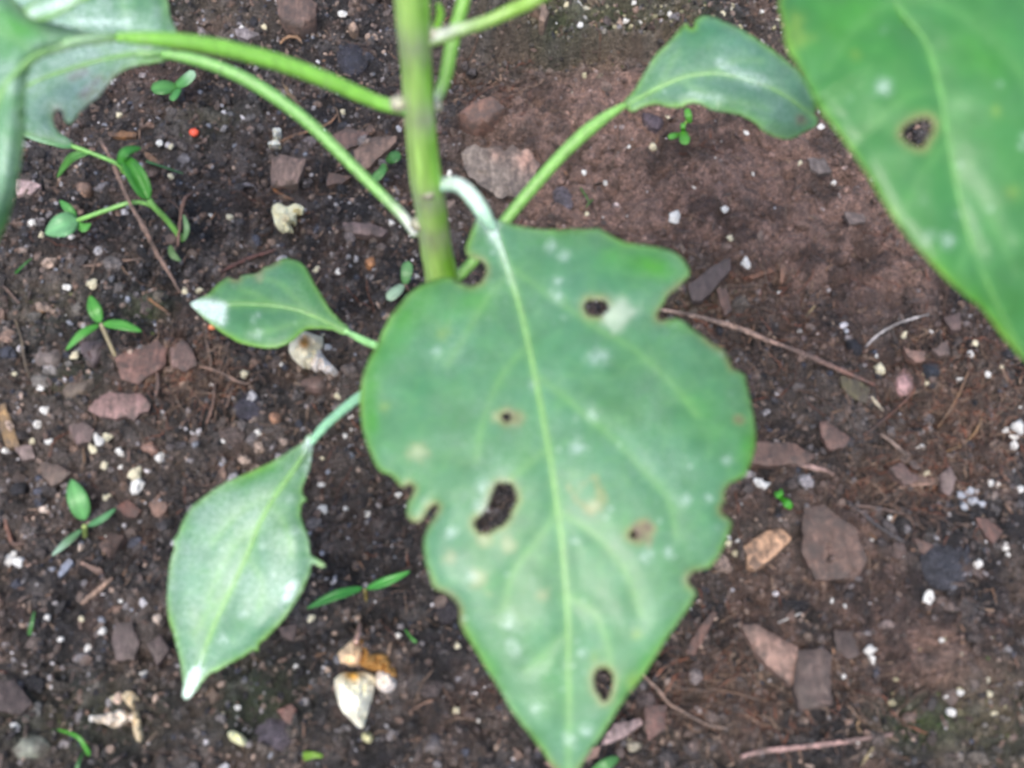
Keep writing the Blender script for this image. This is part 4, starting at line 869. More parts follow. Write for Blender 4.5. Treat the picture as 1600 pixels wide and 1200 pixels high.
chips = [
 ([(424, 248), (437, 241), (460, 246), (478, 248), (471, 269), (465, 286), (424, 292), (422, 273)], (156, 132, 122), 'thick squarish pinkish grey bark chip above the crumpled cream petal', .0028, 'squarish chip'),
 ([(512, 214), (543, 199), (577, 207), (563, 224), (535, 237), (516, 229)], (128, 100, 92), 'flat reddish brown bark chip behind the lower petiole', .0012, None),
 ([(552, 235), (573, 216), (620, 212), (618, 222), (567, 269), (554, 256)], (146, 122, 108), 'long tan bark chip pointing at the main stem', .0016, 'long tan chip by the stem'),
 ([(514, 269), (530, 272), (550, 275), (535, 286), (510, 290)], (112, 90, 80), 'small brown bark chip tucked under the tan chip and petiole', .001, None),
 ([(137, 640), (155, 620), (170, 612), (200, 616), (220, 615), (235, 632), (232, 642), (218, 645), (210, 657), (195, 650), (180, 655), (155, 650)], (170, 134, 134), 'rough oval pink bark flake with jagged lower edge', .0014, 'pink bark flake'),
 ([(107, 665), (130, 660), (147, 672), (142, 690), (120, 695)], (112, 96, 98), 'dull purple-grey bark chip under the pink flake', .0014, None),
 ([(22, 698), (48, 694), (55, 716), (34, 720)], (170, 152, 152), 'small square pale pink chip near the yellow leaf scrap', .0014, 'square pale chip'),
 ([(64, 722), (88, 726), (112, 738), (96, 752), (80, 760), (66, 744)], (114, 100, 92), 'grey-brown angular chip above the broad oval seedling leaf', .0016, 'angular grey chip'),
 ([(154, 852), (172, 832), (194, 838), (170, 872)], (118, 92, 82), 'brown triangular chip beside the seedling with grey-green leaf', .0012, None),
 ([(180, 792), (200, 780), (220, 798), (212, 808), (195, 806)], (110, 66, 56), 'dark rust-red chip beyond the narrow seedling leaf', .0012, 'rust-red chip'),
 ([(232, 788), (248, 772), (262, 790), (248, 810), (238, 802)], (154, 118, 104), 'tan diamond-shaped chip near the hanging pale leaf', .0014, 'diamond tan chip'),
 ([(175, 1000), (180, 975), (205, 970), (217, 1005), (210, 1032), (182, 1032)], (98, 88, 92), 'upright grey-purple bark plate beside the hanging leaf', .0014, 'grey-purple plate'),
 ([(230, 1007), (250, 992), (265, 1015), (245, 1040)], (90, 80, 84), 'dark grey chip between the purple plate and the leaf margin', .0014, None),
 ([(-6, 1065), (22, 1062), (50, 1100), (32, 1117), (-6, 1110)], (78, 70, 74), 'dark slate-coloured sheet of bark at the very edge', .0012, 'dark bark sheet'),
 ([(432, 1110), (455, 1100), (464, 1110), (457, 1135), (444, 1126)], (134, 88, 82), 'brick-red bark chip above the round dark stone', .0014, 'brick-red chip'),
 ([(435, 980), (462, 975), (462, 990), (457, 1002), (440, 994)], (128, 110, 106), 'small square grey-tan chip under the strap-leaved seedling', .0012, 'square grey-tan chip'),
 ([(1162, 853), (1194, 831), (1222, 825), (1237, 841), (1206, 872), (1181, 891), (1169, 884)], (206, 164, 130), 'bright tan wood chip on the soil beside the big leaf', .0016, 'bright tan chip'),
 ([(1256, 794), (1287, 787), (1312, 809), (1337, 825), (1356, 875), (1337, 903), (1275, 906), (1253, 862)], (108, 86, 78), 'large flat brown bark plate sunk level with the soil', .0003, 'large brown plate'),
 ([(1159, 978), (1178, 975), (1209, 990), (1247, 1012), (1243, 1044), (1237, 1072), (1206, 1044), (1181, 1019)], (176, 142, 130), 'long pinkish wedge of bark touching the grey block', .0018, 'pinkish wedge'),
 ([(1246, 1016), (1287, 1013), (1300, 1022), (1298, 1048), (1300, 1101), (1250, 1110), (1240, 1072)], (104, 90, 88), 'blocky dark grey bark piece next to the pinkish wedge', .0022, 'grey bark block'),
 ([(1303, 984), (1331, 987), (1344, 1022), (1325, 1030), (1306, 1016)], (62, 54, 54), 'almost black bark scrap behind the grey block', .001, None),
 ([(940, 1165), (945, 1150), (960, 1130), (1000, 1122), (1005, 1130), (980, 1150), (960, 1158)], (178, 154, 152), 'pale pink pointed chip beside the tip of the big leaf', .0014, 'pointed pink chip'),
 ([(850, 1192), (870, 1180), (905, 1172), (938, 1166), (934, 1182), (900, 1196), (868, 1206)], (170, 138, 128), 'pinkish bark strip lying under the tip of the big leaf', .0012, None),
 ([(1007, 1105), (1042, 1102), (1040, 1140), (1012, 1157)], (122, 86, 80), 'reddish rectangular bark piece beside the thin bent twig', .0016, 'reddish rectangle'),
 ([(1072, 1020), (1080, 1000), (1112, 955), (1120, 957), (1100, 1000), (1085, 1025)], (146, 108, 96), 'slim pinkish splinter standing alongside the big leaf', .001, 'pinkish splinter'),
 ([(1390, 731), (1406, 722), (1437, 747), (1424, 756), (1412, 757)], (128, 104, 100), 'grey-pink chip above the forked rootlets', .0014, 'grey-pink chip'),
 ([(1469, 741), (1484, 728), (1494, 747), (1490, 765), (1484, 776), (1474, 768)], (130, 116, 118), 'upright greyish chip beside the frosty perlite patch', .0018, None),
 ([(1525, 809), (1547, 812), (1567, 831), (1553, 850), (1540, 838)], (124, 88, 80), 'smooth reddish brown flake below the frosty perlite patch', .001, 'reddish flake'),
 ([(1428, 840), (1459, 853), (1447, 869), (1436, 858)], (140, 108, 98), 'small pinkish chip above the charcoal lump', .001, None),
 ([(1312, 588), (1336, 592), (1360, 608), (1354, 630), (1330, 620), (1316, 606)], (100, 102, 66), 'olive mossy leaf scrap next to the white splinter', .0008, 'olive leaf scrap'),
 ([(1412, 542), (1430, 548), (1446, 550), (1444, 564), (1432, 566), (1418, 556)], (168, 130, 116), 'curved peach-coloured chip under the bent grey stick', .0014, 'peach chip'),
 ([(1456, 546), (1480, 532), (1484, 554), (1468, 556)], (124, 108, 104), 'grey-brown chip beside the peach-coloured one', .0014, None),
 ([(1474, 496), (1500, 488), (1502, 514), (1488, 516)], (114, 94, 94), 'dusky square chip under the margin of the broad leaf', .0014, 'dusky square chip'),
 ([(1280, 660), (1292, 656), (1328, 684), (1320, 700), (1296, 702), (1284, 682)], (132, 100, 92), 'pinkish brown lump of bark beside the big leaf shoulder', .0018, 'pinkish brown lump'),
 ([(1075, 447), (1116, 414), (1141, 404), (1142, 421), (1120, 446), (1097, 470), (1082, 470)], (90, 80, 84), 'long charcoal-grey bark piece against the bitten leaf edge', .002, 'long charcoal piece'),
 ([(1169, 432), (1202, 418), (1210, 423), (1176, 436)], (158, 106, 78), 'orange-brown sliver below a round white grain', .0008, 'orange-brown sliver'),
 ([(1220, 412), (1226, 412), (1229, 424), (1223, 443), (1218, 440)], (162, 116, 88), 'upright orange sliver beside the lying one', .0007, None),
 ([(1120, 452), (1134, 450), (1144, 485), (1132, 494)], (114, 82, 72), 'dull red-brown chip between the charcoal piece and twig', .0012, None),
 ([(1262, 247), (1287, 247), (1300, 269), (1280, 271), (1266, 262)], (142, 136, 134), 'pale grey chip under the edge of the broad leaf', .0014, 'pale grey chip'),
 ([(1319, 331), (1350, 334), (1353, 347), (1328, 350)], (156, 142, 136), 'light grey-pink flake on the smooth soil patch', .001, 'grey-pink flake'),
 ([(535, 347), (577, 347), (607, 360), (597, 369), (540, 362)], (126, 110, 112), 'rounded grey-mauve stick piece beside the main stem', .002, 'grey-mauve stick'),
 ([(26, 280), (48, 282), (64, 290), (48, 303), (26, 304)], (198, 172, 170), 'pale pink chip beneath the drooping corner leaf', .0014, 'pale pink chip'),
 ([(366, 45), (384, 42), (406, 54), (386, 62), (370, 56)], (150, 150, 160), 'shiny silvery flake on the soil above the petioles', .0008, 'silvery flake'),
 ([(430, -6), (470, -10), (496, 6), (492, 30), (470, 44), (444, 36), (434, 20)], (112, 90, 82), 'big rough brown bark slab at the top edge', .003, 'rough brown slab'),
 ([(180, 560), (196, 548), (220, 545), (245, 530), (262, 545), (258, 570), (235, 585), (215, 600), (190, 592)], (148, 110, 102), 'fibrous reddish bark clump beside the three-leaved seedling', .0016, 'fibrous reddish clump'),
 ([(265, 545), (285, 530), (300, 545), (308, 570), (290, 580), (268, 572)], (146, 118, 114), 'pinkish grey bark chip under the rootlet tangle', .0014, None),
 ([(90, 898), (96, 884), (108, 872), (114, 878), (104, 892), (92, 902)], (150, 160, 180), 'narrow bluish grey flake below the whitish seedling leaf', .0008, 'bluish flake'),
 ([(124, 880), (130, 877), (158, 888), (160, 895), (148, 894)], (176, 142, 128), 'slim pinkish splinter below the triangular brown chip', .0008, None),
 ([(-4, 634), (8, 630), (18, 658), (26, 684), (32, 698), (10, 700), (2, 676)], (176, 142, 86), 'curled ochre-yellow scrap of dead leaf at the edge', .0008, 'ochre leaf scrap'),
 ([(440, 128), (452, 140), (462, 152), (470, 162), (460, 158), (448, 146)], (150, 126, 84), 'thin ochre husk between the two arching petioles', .0006, 'ochre husk'),
 ([(168, 206), (190, 204), (214, 208), (212, 214), (190, 214), (170, 213)], (158, 112, 66), 'orange-brown husk strip near the red bead', .0007, None),
 ([(224, 236), (236, 240), (252, 256), (244, 258), (230, 248)], (150, 108, 70), 'thin orange husk behind the curled weed leaf', .0006, None),
 ([(820, 2), (836, -4), (850, 4), (858, 20), (850, 34), (842, 30), (846, 16), (836, 8)], (168, 146, 128), 'curled beige husk with a hole at the top edge', .001, 'curled beige husk'),
 ([(1160, 722), (1180, 690), (1240, 692), (1276, 712), (1262, 724), (1200, 728)], (120, 94, 84), 'broad brown bark strip tucked against the big leaf', .0014, None),
 ([(1410, 745), (1450, 742), (1470, 752), (1440, 760)], (118, 90, 80), 'ragged brown bark shred among forked rootlets', .0008, None),
 ([(716, 178), (740, 158), (770, 150), (790, 168), (770, 188), (736, 198)], (132, 96, 82), 'crumbly rust-brown bark clump behind the stem', .0022, 'rust-brown clump'),
]
for poly, col, lab, th, land in chips:
    slab('bark_chip', poly, tuple(int(.9 * (q * .68 + b_ * .32)) for q, b_ in zip(col, (124, 98, 84))) if sum(col) < 480 else col, lab, 'bark chip', thick=th, group=GB, land=land, rough=.0003 if th > .001 else .00015)
slab('dead_leaf', [(720, 240), (730, 230), (742, 225), (760, 232), (780, 228), (788, 236), (800, 226), (812, 236), (824, 232), (845, 257), (836, 275), (835, 287), (815, 305), (785, 310), (770, 300), (755, 292), (742, 280), (730, 270), (724, 255)],
     (136, 124, 114), 'grey withered scrap of dead leaf beside the main stem', 'dead leaf', thick=.0005, lift=.0018, group='leaf litter', rough=.0006, land='withered grey leaf scrap', jag=2,
     col2=(lambda x, y: np.clip(np.exp(-((x - 826) ** 2 + (y - 250) ** 2) / 500) + .7 * np.exp(-((x - 778) ** 2 + (y - 240) ** 2) / 160), 0, 1), (176, 140, 124)))
stones = [
 ([(55, 555), (72, 542), (92, 548), (95, 565), (80, 575), (57, 570)], (118, 108, 104), 'rounded light grey stone below the three-leaved seedling', 'round grey stone'),
 ([(97, 610), (117, 592), (140, 585), (147, 595), (130, 615), (107, 625)], (114, 102, 90), 'oblong brownish stone above the pink bark flake', 'oblong brown stone'),
 ([(127, 535), (160, 535), (155, 560), (145, 575), (130, 555)], (96, 84, 88), 'dark purple wedge stone under the seedling leaves', None),
 ([(392, 1150), (410, 1127), (430, 1120), (450, 1132), (457, 1150), (452, 1170), (417, 1175)], (80, 74, 82), 'large round blue-black stone at the lower edge', 'round blue-black stone'),
 ([(645, 1165), (675, 1145), (695, 1157), (690, 1177), (650, 1180)], (98, 94, 98), 'smooth mid-grey stone beyond the cream dried flower', 'smooth grey stone'),
 ([(677, 932), (712, 935), (715, 962), (695, 975), (675, 957)], (50, 46, 50), 'glossy black stone in the bite of the big leaf', 'glossy black stone'),
 ([(220, 698), (232, 689), (246, 696), (249, 706), (238, 712), (224, 708)], (172, 136, 122), 'smooth pinkish oval pebble among white grains', 'pinkish oval pebble'),
 ([(1392, 596), (1400, 580), (1416, 576), (1430, 590), (1430, 606), (1416, 618), (1398, 614)], (166, 132, 130), 'egg-shaped glossy pink pebble among the rootlets', 'glossy pink pebble'),
 ([(975, 1155), (995, 1155), (1005, 1167), (985, 1175)], (182, 176, 156), 'small beige pebble beside the leaf tip', 'beige pebble'),
 ([(528, 74), (548, 68), (564, 74), (575, 101), (548, 121), (528, 101)], (44, 44, 52), 'black stone in the hollow beside the stem', 'black hollow stone'),
 ([(543, 38), (552, 34), (560, 44), (556, 54), (546, 50)], (176, 150, 130), 'small tan pebble near the top edge above the black stone', None),
 ([(120, 286), (134, 284), (146, 294), (132, 304), (121, 298)], (170, 138, 118), 'round tan pebble between the weed stalks', 'tan pebble by the weed'),
 ([(362, 620), (384, 612), (408, 624), (414, 642), (398, 656), (370, 650)], (56, 54, 64), 'round black lump among the low rootlets', 'round black lump'),
 ([(420, 648), (430, 644), (440, 650), (436, 662), (424, 660)], (164, 124, 100), 'tiny tan pebble near the low leaf petiole', None),
 ([(1440, 862), (1466, 850), (1500, 856), (1520, 880), (1510, 910), (1470, 922), (1444, 900)], (52, 52, 58), 'broken lump of charcoal below the reddish flake', 'charcoal lump'),
 ([(1322, 530), (1338, 526), (1348, 540), (1344, 556), (1328, 552)], (44, 44, 50), 'small black clod beside the bent grey stick', 'small black clod'),
 ([(1440, 572), (1456, 566), (1470, 574), (1466, 588), (1446, 590)], (46, 50, 58), 'blue-black stone above the glossy pink pebble', None),
 ([(1068, 172), (1004, 176), (1010, 200), (1030, 204), (1036, 186)][1:] , (84, 74, 80), 'dark violet stone under the small upper leaf', 'dark violet stone'),
 ([(540, 1025), (545, 1020), (543, 1024)][:0], None, None, None),
 ([(862, 296), (884, 292), (896, 312), (890, 330), (872, 322)], (88, 82, 88), 'long slate-grey clod near the petiole base on brown soil', 'slate-grey clod'),
 ([(20, 1168), (40, 1150), (66, 1152), (78, 1168), (60, 1184), (30, 1186)], (120, 124, 112), 'lichen-grey lump near the bottom corner', 'lichen-grey lump'),
 ([(254, 366), (268, 358), (282, 366), (276, 380), (260, 382)], (110, 92, 86), 'brown clod at the foot of the weed', None),
 ([(572, 404), (584, 402), (588, 414), (578, 422), (570, 414)], (196, 140, 96), 'small orange-tan pebble beside the main stem', 'orange-tan pebble'),
 ([(470, 596), (500, 588), (514, 604), (498, 618), (476, 612)], (104, 84, 78), 'dull brown clod under the dried flower with brown eye', None),
 ([(344, 668), (372, 664), (384, 684), (364, 698), (346, 688)], (84, 72, 68), 'dark brown clod above the hanging pale leaf', None),
 ([(500, 500), (520, 496), (534, 520), (520, 530)][:0], None, None, None),
]
for poly, col, lab, land in stones:
    if not poly: continue
    slab('stone', poly, col, lab, 'stone', thick=.0008, dome=.0015, lift=-.0008, m='crumb' if sum(col) < 260 else 'bark', step=6, smooth=True, group='stones and clods on the soil', land=land, rough=.00025)

# ================================================================== DRIED FLOWERS AND PETALS
CRM = (232, 226, 200)
def flower(root, label):
    p = G(*root); e = empty('dried_flower', p); tag(e, label, 'dried flower', 'fallen dried flowers'); return e
def petal(poly, col, parent, name='petal', dome=.0028, lift=.0006, col2=None, rough=.0013, thick=.0008, label=None):
    o = slab(name, poly, col, None, None, thick=thick, dome=dome, lift=lift, m='petal', step=4.5, smooth=True, rough=rough, col2=col2, parent=parent)
    if label: o['label'] = label
    return o
e = flower((480, 550), 'cream dried flower with a brown eye under the small low leaf')
petal([(457, 527), (472, 517), (493, 523), (505, 528), (503, 538), (496, 544), (500, 556), (490, 568), (474, 568), (460, 562), (451, 547)], CRM, e, dome=.0042,
      col2=(lambda x, y: np.clip(1.4 * np.exp(-((x - 475) ** 2 + (y - 536) ** 2) / 60) + .35 * np.exp(-((x - 486) ** 2 + (y - 528) ** 2) / 260), 0, 1), (168, 118, 48)))
petal([(486, 556), (500, 546), (508, 559), (518, 570), (527, 580), (523, 587), (514, 584), (500, 578), (486, 572)], (226, 218, 210), e, dome=.0028)
LAND.append(('dried flower with brown eye', 480, 550))
e = flower((565, 1080), 'white cone-shaped dried flower with crumpled brown and tan petals above it')
petal([(522, 1065), (528, 1056), (540, 1050), (555, 1051), (570, 1050), (585, 1058), (584, 1080), (580, 1097), (573, 1118), (567, 1138), (557, 1134), (545, 1122), (534, 1110), (526, 1090)], (240, 238, 216), e, dome=.0055,
      col2=(lambda x, y: np.clip(1.1 * np.exp(-((x - 550) ** 2 / 140 + (y - 1055) ** 2 / 60)) + .25 * sm(1085, 1050, y), 0, 1), (196, 150, 62)))
petal([(525, 1027), (531, 1016), (540, 1009), (552, 998), (560, 1000), (567, 1012), (566, 1028), (555, 1038), (540, 1040), (529, 1036)], (228, 196, 160), e, dome=.004, rough=.0009)
petal([(563, 1000), (574, 1008), (584, 1022), (600, 1020), (612, 1036), (620, 1056), (606, 1062), (590, 1050), (572, 1044), (562, 1036), (566, 1018)], (164, 122, 66), e, dome=.0026, rough=.0012, lift=-.0003, label='crumpled brown petal')
stalk([(556, 1004), (560, 990), (563, 976)], [gz_(556, 1004) + .003, gz_(560, 990) + .003, gz_(563, 976) + .002], 4, (172, 140, 128), e, 'flower_stalk')
LAND.append(('white cone-shaped dried flower', 555, 1085))
def loosepetal(poly, col, label, dome=.003, col2=None, land=None, **k):
    slab('dried_petal', poly, col, label, 'dried petal', thick=.0008, dome=dome, lift=.0004, m='petal', step=4, smooth=True, rough=.0014, col2=col2, group='loose dried petals', land=land, **k)
loosepetal([(588, 1052), (596, 1047), (608, 1050), (614, 1058), (620, 1066), (612, 1078), (600, 1081), (588, 1072)], (234, 222, 212), 'round crinkled pinkish white petal touching the cone-shaped flower', .004)
loosepetal([(427, 320), (437, 317), (448, 323), (460, 318), (472, 322), (475, 328), (464, 332), (463, 345), (456, 352), (458, 362), (450, 364), (440, 360), (430, 352), (427, 340), (424, 330)], (236, 230, 190),
           'crumpled cream petal with a curled edge under the squarish bark chip', .0036, (lambda x, y: .8 * np.exp(-((x - 446) ** 2 + (y - 342) ** 2) / 50), (150, 130, 96)), 'crumpled cream petal')
loosepetal([(426, 201), (439, 201), (435, 214), (439, 229), (433, 233), (418, 224), (427, 216)], (232, 230, 214), 'small twisted white petal shred above the squarish chip', .002, None, 'twisted white shred')
loosepetal([(140, 1122), (150, 1118), (160, 1117), (176, 1112), (190, 1109), (207, 1114), (206, 1125), (190, 1131), (175, 1136), (160, 1129), (148, 1129)], (226, 212, 194), 'long creamy white petal lying near the bottom edge', .003, None, 'long creamy petal')
loosepetal([(190, 1086), (203, 1080), (216, 1090), (213, 1101), (217, 1120), (222, 1154), (214, 1158), (208, 1140), (206, 1110), (198, 1100)], (196, 178, 146), 'tan curled petal with a long tail beside the creamy one', .002)
loosepetal([(356, 1145), (366, 1142), (380, 1150), (383, 1158), (372, 1162), (360, 1156)], (226, 226, 180), 'small pale yellow petal scrap close to the blue-black stone', .0018, None, 'pale yellow scrap')
loosepetal([(566, 1146), (576, 1142), (583, 1152), (577, 1160), (566, 1156)], (190, 186, 142), 'tiny straw-coloured scrap below the cone-shaped flower tip', .0014)

# ================================================================== TWIGS
def twig(path, r, col, label, lift=.0006, name='twig', cat='twig', col2=None, land=None, zs=None):
    path = [tuple(p) for p in path]
    g = np.array([gz_(*p) for p in path]); 
    if zs is None:
        z = g + lift; z = .5 * z + .5 * np.convolve(np.r_[z[0], z, z[-1]], [1 / 3] * 3, 'valid')
        z = np.maximum(z, g + lift * .5)
    else: z = g + np.array(zs)
    pts = np.array([P(a, b, q) for (a, b), q in zip(path, z)])
    n = len(path); rr = np.full(n, r * .74 * .26 / FPX) * np.random.default_rng(n + path[0][0]).uniform(.8, 1.2, n); rr[0] *= .7; rr[-1] *= .6
    c0 = lin(col); c1 = lin(col2) if col2 else c0
    cols = np.array([c0 * (1 - i / (n - 1)) + c1 * i / (n - 1) for i in range(n)])
    cols = cols * np.random.default_rng(n).uniform(.7, 1.25, (n, 1)); o = tube(name, pts, rr, M['bark'], cols, None, 9, 3, .12, jitter=.16); tag(o, label, cat, 'twigs and roots on the soil')
    if land: LAND.append((land, *path[n // 2]))
    return o
twig([(158, 222), (172, 245), (185, 275), (205, 320), (225, 355), (245, 395), (262, 422), (282, 458)], 4.6, (150, 122, 108), 'long thin brown twig slanting across the weed stalks', zs=[.012, .013, .0145, .0145, .011, .007, .004, .001], land='long brown twig')
twig([(1026, 484), (1060, 489), (1110, 500), (1160, 515), (1195, 530), (1225, 541), (1260, 555), (1310, 577), (1368, 602)], 5.2, (196, 168, 150), 'pale pinkish stick turning reddish, running out from the leaf bite', .0012, col2=(112, 76, 66), land='pale pinkish stick')
twig([(1352, 542), (1364, 530), (1378, 519), (1392, 511), (1404, 505), (1425, 498), (1452, 491)], 2.8, (168, 162, 160), 'thin bent silvery grey stick', .0012, land='bent silvery stick')
twig([(1394, 506), (1396, 522), (1402, 536)], 2.2, (86, 78, 74), 'short dark side twig under the silvery stick', .0006)
twig([(1005, 1055), (1030, 1080), (1046, 1100), (1055, 1105), (1085, 1122), (1110, 1134), (1140, 1138)], 3.2, (142, 118, 104), 'thin bent brown twig leading away from the leaf tip', .0014, land='thin bent twig')
twig([(1158, 1182), (1180, 1176), (1205, 1172), (1260, 1166), (1330, 1157), (1394, 1147)], 5, (178, 144, 138), 'straight pinkish twig near the bottom edge', .001, land='straight pinkish twig')
twig([(1345, 1144), (1339, 1134), (1343, 1126)], 3, (170, 140, 104), 'short ochre stub above the straight pinkish twig', .001)
twig([(1345, 1196), (1356, 1180), (1364, 1168)], 3, (164, 150, 110), 'short straw stub below the straight pinkish twig', .001)
twig([(1172, 727), (1200, 722), (1225, 721), (1250, 726), (1280, 734), (1303, 741)], 6.5, (158, 130, 122), 'stout pale root piece poking out beside the big leaf', .0006, 'root', 'root', land='stout pale root')
twig([(1324, 783), (1350, 805), (1375, 824), (1400, 840), (1412, 846)], 4.6, (58, 56, 60), 'charred black twig along the large brown plate', .0008, col2=(92, 92, 100), land='charred twig')
twig([(1055, 1073), (1085, 1078), (1120, 1078), (1155, 1084), (1182, 1092), (1206, 1096)], 2.2, (112, 84, 64), 'thin brown root arching toward the pinkish wedge', .0012, 'root', 'root')
twig([(1025, 1056), (1034, 1046), (1050, 1036), (1076, 1028)], 2.6, (132, 82, 58), 'short rusty root beside the big leaf margin', .001, 'root', 'root')
twig([(1362, 620), (1370, 631), (1380, 642)], 3.8, (226, 212, 184), 'short cream-white splinter beside the olive leaf scrap', .001, 'splinter', 'splinter', land='cream splinter')
twig([(1216, 973), (1232, 966), (1252, 958)], 1.8, (206, 204, 200), 'needle-thin white splinter above the pinkish wedge', .0008, 'splinter', 'splinter', land='needle-thin splinter')
twig([(128, 943), (142, 931), (158, 918), (175, 903)], 4.6, (168, 140, 122), 'short tan stick with a knobbed end beyond the pale leaf', .0008, land='short tan stick')
twig([(128, 416), (150, 414), (190, 408), (248, 402)], 3.2, (118, 96, 84), 'straight brown stick above the three-leaved seedling', .0008, land='straight brown stick')
twig([(6, 448), (18, 460), (30, 474)], 3.6, (128, 104, 92), 'stub of twig by the edge above the round grey stone', .001)
twig([(345, 425), (370, 412), (400, 400), (445, 386)], 3.8, (92, 58, 52), 'dark reddish twig lying behind the small low leaf', .0008, land='dark reddish twig')
twig([(434, 224), (452, 215), (470, 209), (495, 201), (515, 192), (527, 179)], 3.4, (130, 96, 72), 'crooked brown root behind the lower petiole', .001, 'root', 'root', land='crooked root')
twig([(438, 68), (446, 60), (456, 57), (466, 60), (472, 68)], 3.8, (150, 116, 86), 'curled tan root loop above the upper petiole', .0012, 'root', 'root', land='curled root loop')
twig([(424, 292), (436, 302), (452, 310), (460, 312)], 3, (150, 98, 56), 'orange-brown fibre edging the squarish chip', .0008, 'root', 'root')
twig([(278, 384), (282, 340), (288, 312), (300, 302), (316, 294)], 4.2, (126, 96, 84), 'forked dry brown stalk next to the weed foot', zs=[.001, .004, .0055, .005, .002], land='forked dry stalk')
twig([(282, 330), (272, 318), (262, 312)], 3, (122, 92, 78), 'short brown spur beside the forked dry stalk', .004)
twig([(232, 466), (248, 478), (262, 488)], 3.6, (156, 112, 72), 'short orange-brown stick above the rootlet tangle', .0008)
twig([(8, 812), (14, 835), (22, 850), (40, 846)], 4.2, (128, 88, 72), 'bent reddish stick near the edge below the grey chip', .0008, land='bent reddish stick')
twig([(130, 700), (132, 720), (127, 738)], 3, (128, 98, 66), 'short upright ochre stick above the oval seedling leaf', .002)
twig([(1376, 678), (1390, 688), (1402, 698), (1418, 713)], 4, (142, 122, 110), 'short grey-tan root above the grey-pink chip', .001, 'root', 'root', land='grey-tan root')
twig([(1524, 556), (1508, 592), (1496, 620), (1480, 646), (1466, 668)], 2.6, (146, 112, 82), 'long straight ochre rootlet below the broad leaf margin', .0018, 'root', 'root', land='long ochre rootlet')
twig([(1534, 652), (1528, 668), (1518, 682), (1500, 697), (1478, 706)], 2.6, (150, 116, 78), 'hooked ochre rootlet beside a dark hollow', .0014, 'root', 'root', land='hooked rootlet')
twig([(1444, 594), (1420, 620), (1400, 640), (1376, 660), (1350, 680)], 2.4, (118, 82, 66), 'brown rootlet slanting from the glossy pink pebble', .0014, 'root', 'root')
twig([(1322, 790), (1360, 792), (1400, 800), (1420, 803)], 2.4, (110, 90, 82), 'thin grey root along the charred twig', .001, 'root', 'root')
twig([(1396, 768), (1412, 760), (1440, 757), (1476, 756)], 2.4, (156, 126, 110), 'pale forked rootlet across the bark shred', .0014, 'root', 'root')
twig([(1396, 790), (1404, 776), (1414, 766)], 2, (150, 120, 102), 'first prong below the pale forked rootlet', .001, 'root', 'root')
twig([(240, 562), (258, 576), (300, 571), (340, 580), (372, 596), (392, 600)], 2.8, (140, 112, 98), 'long pale rootlet crossing the tangle below the low leaf', .002, 'root', 'root', land='long pale rootlet')
twig([(336, 598), (334, 626), (328, 648), (322, 662)], 2.6, (134, 104, 90), 'rootlet hanging down from the tangle toward the black lump', .0014, 'root', 'root')
twig([(364, 600), (360, 618), (354, 636)], 2.6, (130, 104, 90), 'short rootlet stub beside the round black lump', .0014, 'root', 'root')
twig([(178, 558), (196, 566), (222, 558), (242, 574), (247, 600), (242, 622)], 3, (150, 118, 106), 'looping rootlet over the fibrous reddish clump', .0022, 'root', 'root', land='looping rootlet')
twig([(322, 532), (328, 552), (330, 572)], 3.4, (146, 120, 104), 'short upright root piece below the white leaf tip', .0012, 'root', 'root')
twig([(24, 500), (34, 530), (38, 560), (46, 590)], 2.6, (104, 92, 70), 'mossy thin stem beside the round grey stone', .0012)
twig([(690, 700), (720, 712), (740, 708)], 2.2, (120, 86, 70), 'hidden brown rootlet under the big leaf', .001, 'root', 'root')
twig([(1180, 500), (1176, 520), (1170, 536)], 2.4, (140, 104, 78), 'tiny ochre rootlet crossing under the pale stick', .001, 'root', 'root')
twig([(1258, 496), (1266, 486), (1273, 478)], 2.2, (176, 156, 116), 'tiny straw fragment on the reddish soil', .0008, 'straw', 'straw')
twig([(640, 1112), (660, 1100), (676, 1094)], 2.2, (150, 118, 100), 'wispy pale root beside the smooth grey stone', .0012, 'root', 'root')
twig([(1105, 348), (1090, 340), (1070, 330)], 2.0, (120, 92, 80), 'fine root on the smooth brown soil by a big grain', .0006, 'root', 'root')

# red bead
p = G(305, 212); V, F = ICO3
vv = V * np.array([.00125, .00108, .001]) * (1 + .05 * np.random.default_rng(3).normal(size=(len(V), 1))) + p + [0, 0, .0012]
tag(mesh('fertiliser_bead', vv, F, M['bead'], lin((222, 92, 64))), 'small orange-red bead on the dark soil', 'bead')
LAND.append(('orange-red bead', 305, 212))
for (a, b, c, lab) in ((66, 487, (190, 140, 84), 'tiny ochre seed between the brown stick and the stone'), (255, 553, (176, 150, 108), 'tiny straw-yellow seed on the reddish clump'), (332, 513, (206, 124, 84), 'tiny orange seed under the white leaf tip')):
    p = G(a, b); vv = V * np.array([.0009, .0007, .0007]) + p + [0, 0, .0006]
    tag(mesh('seed', vv, F, M['bead'], lin(c)), lab, 'seed')

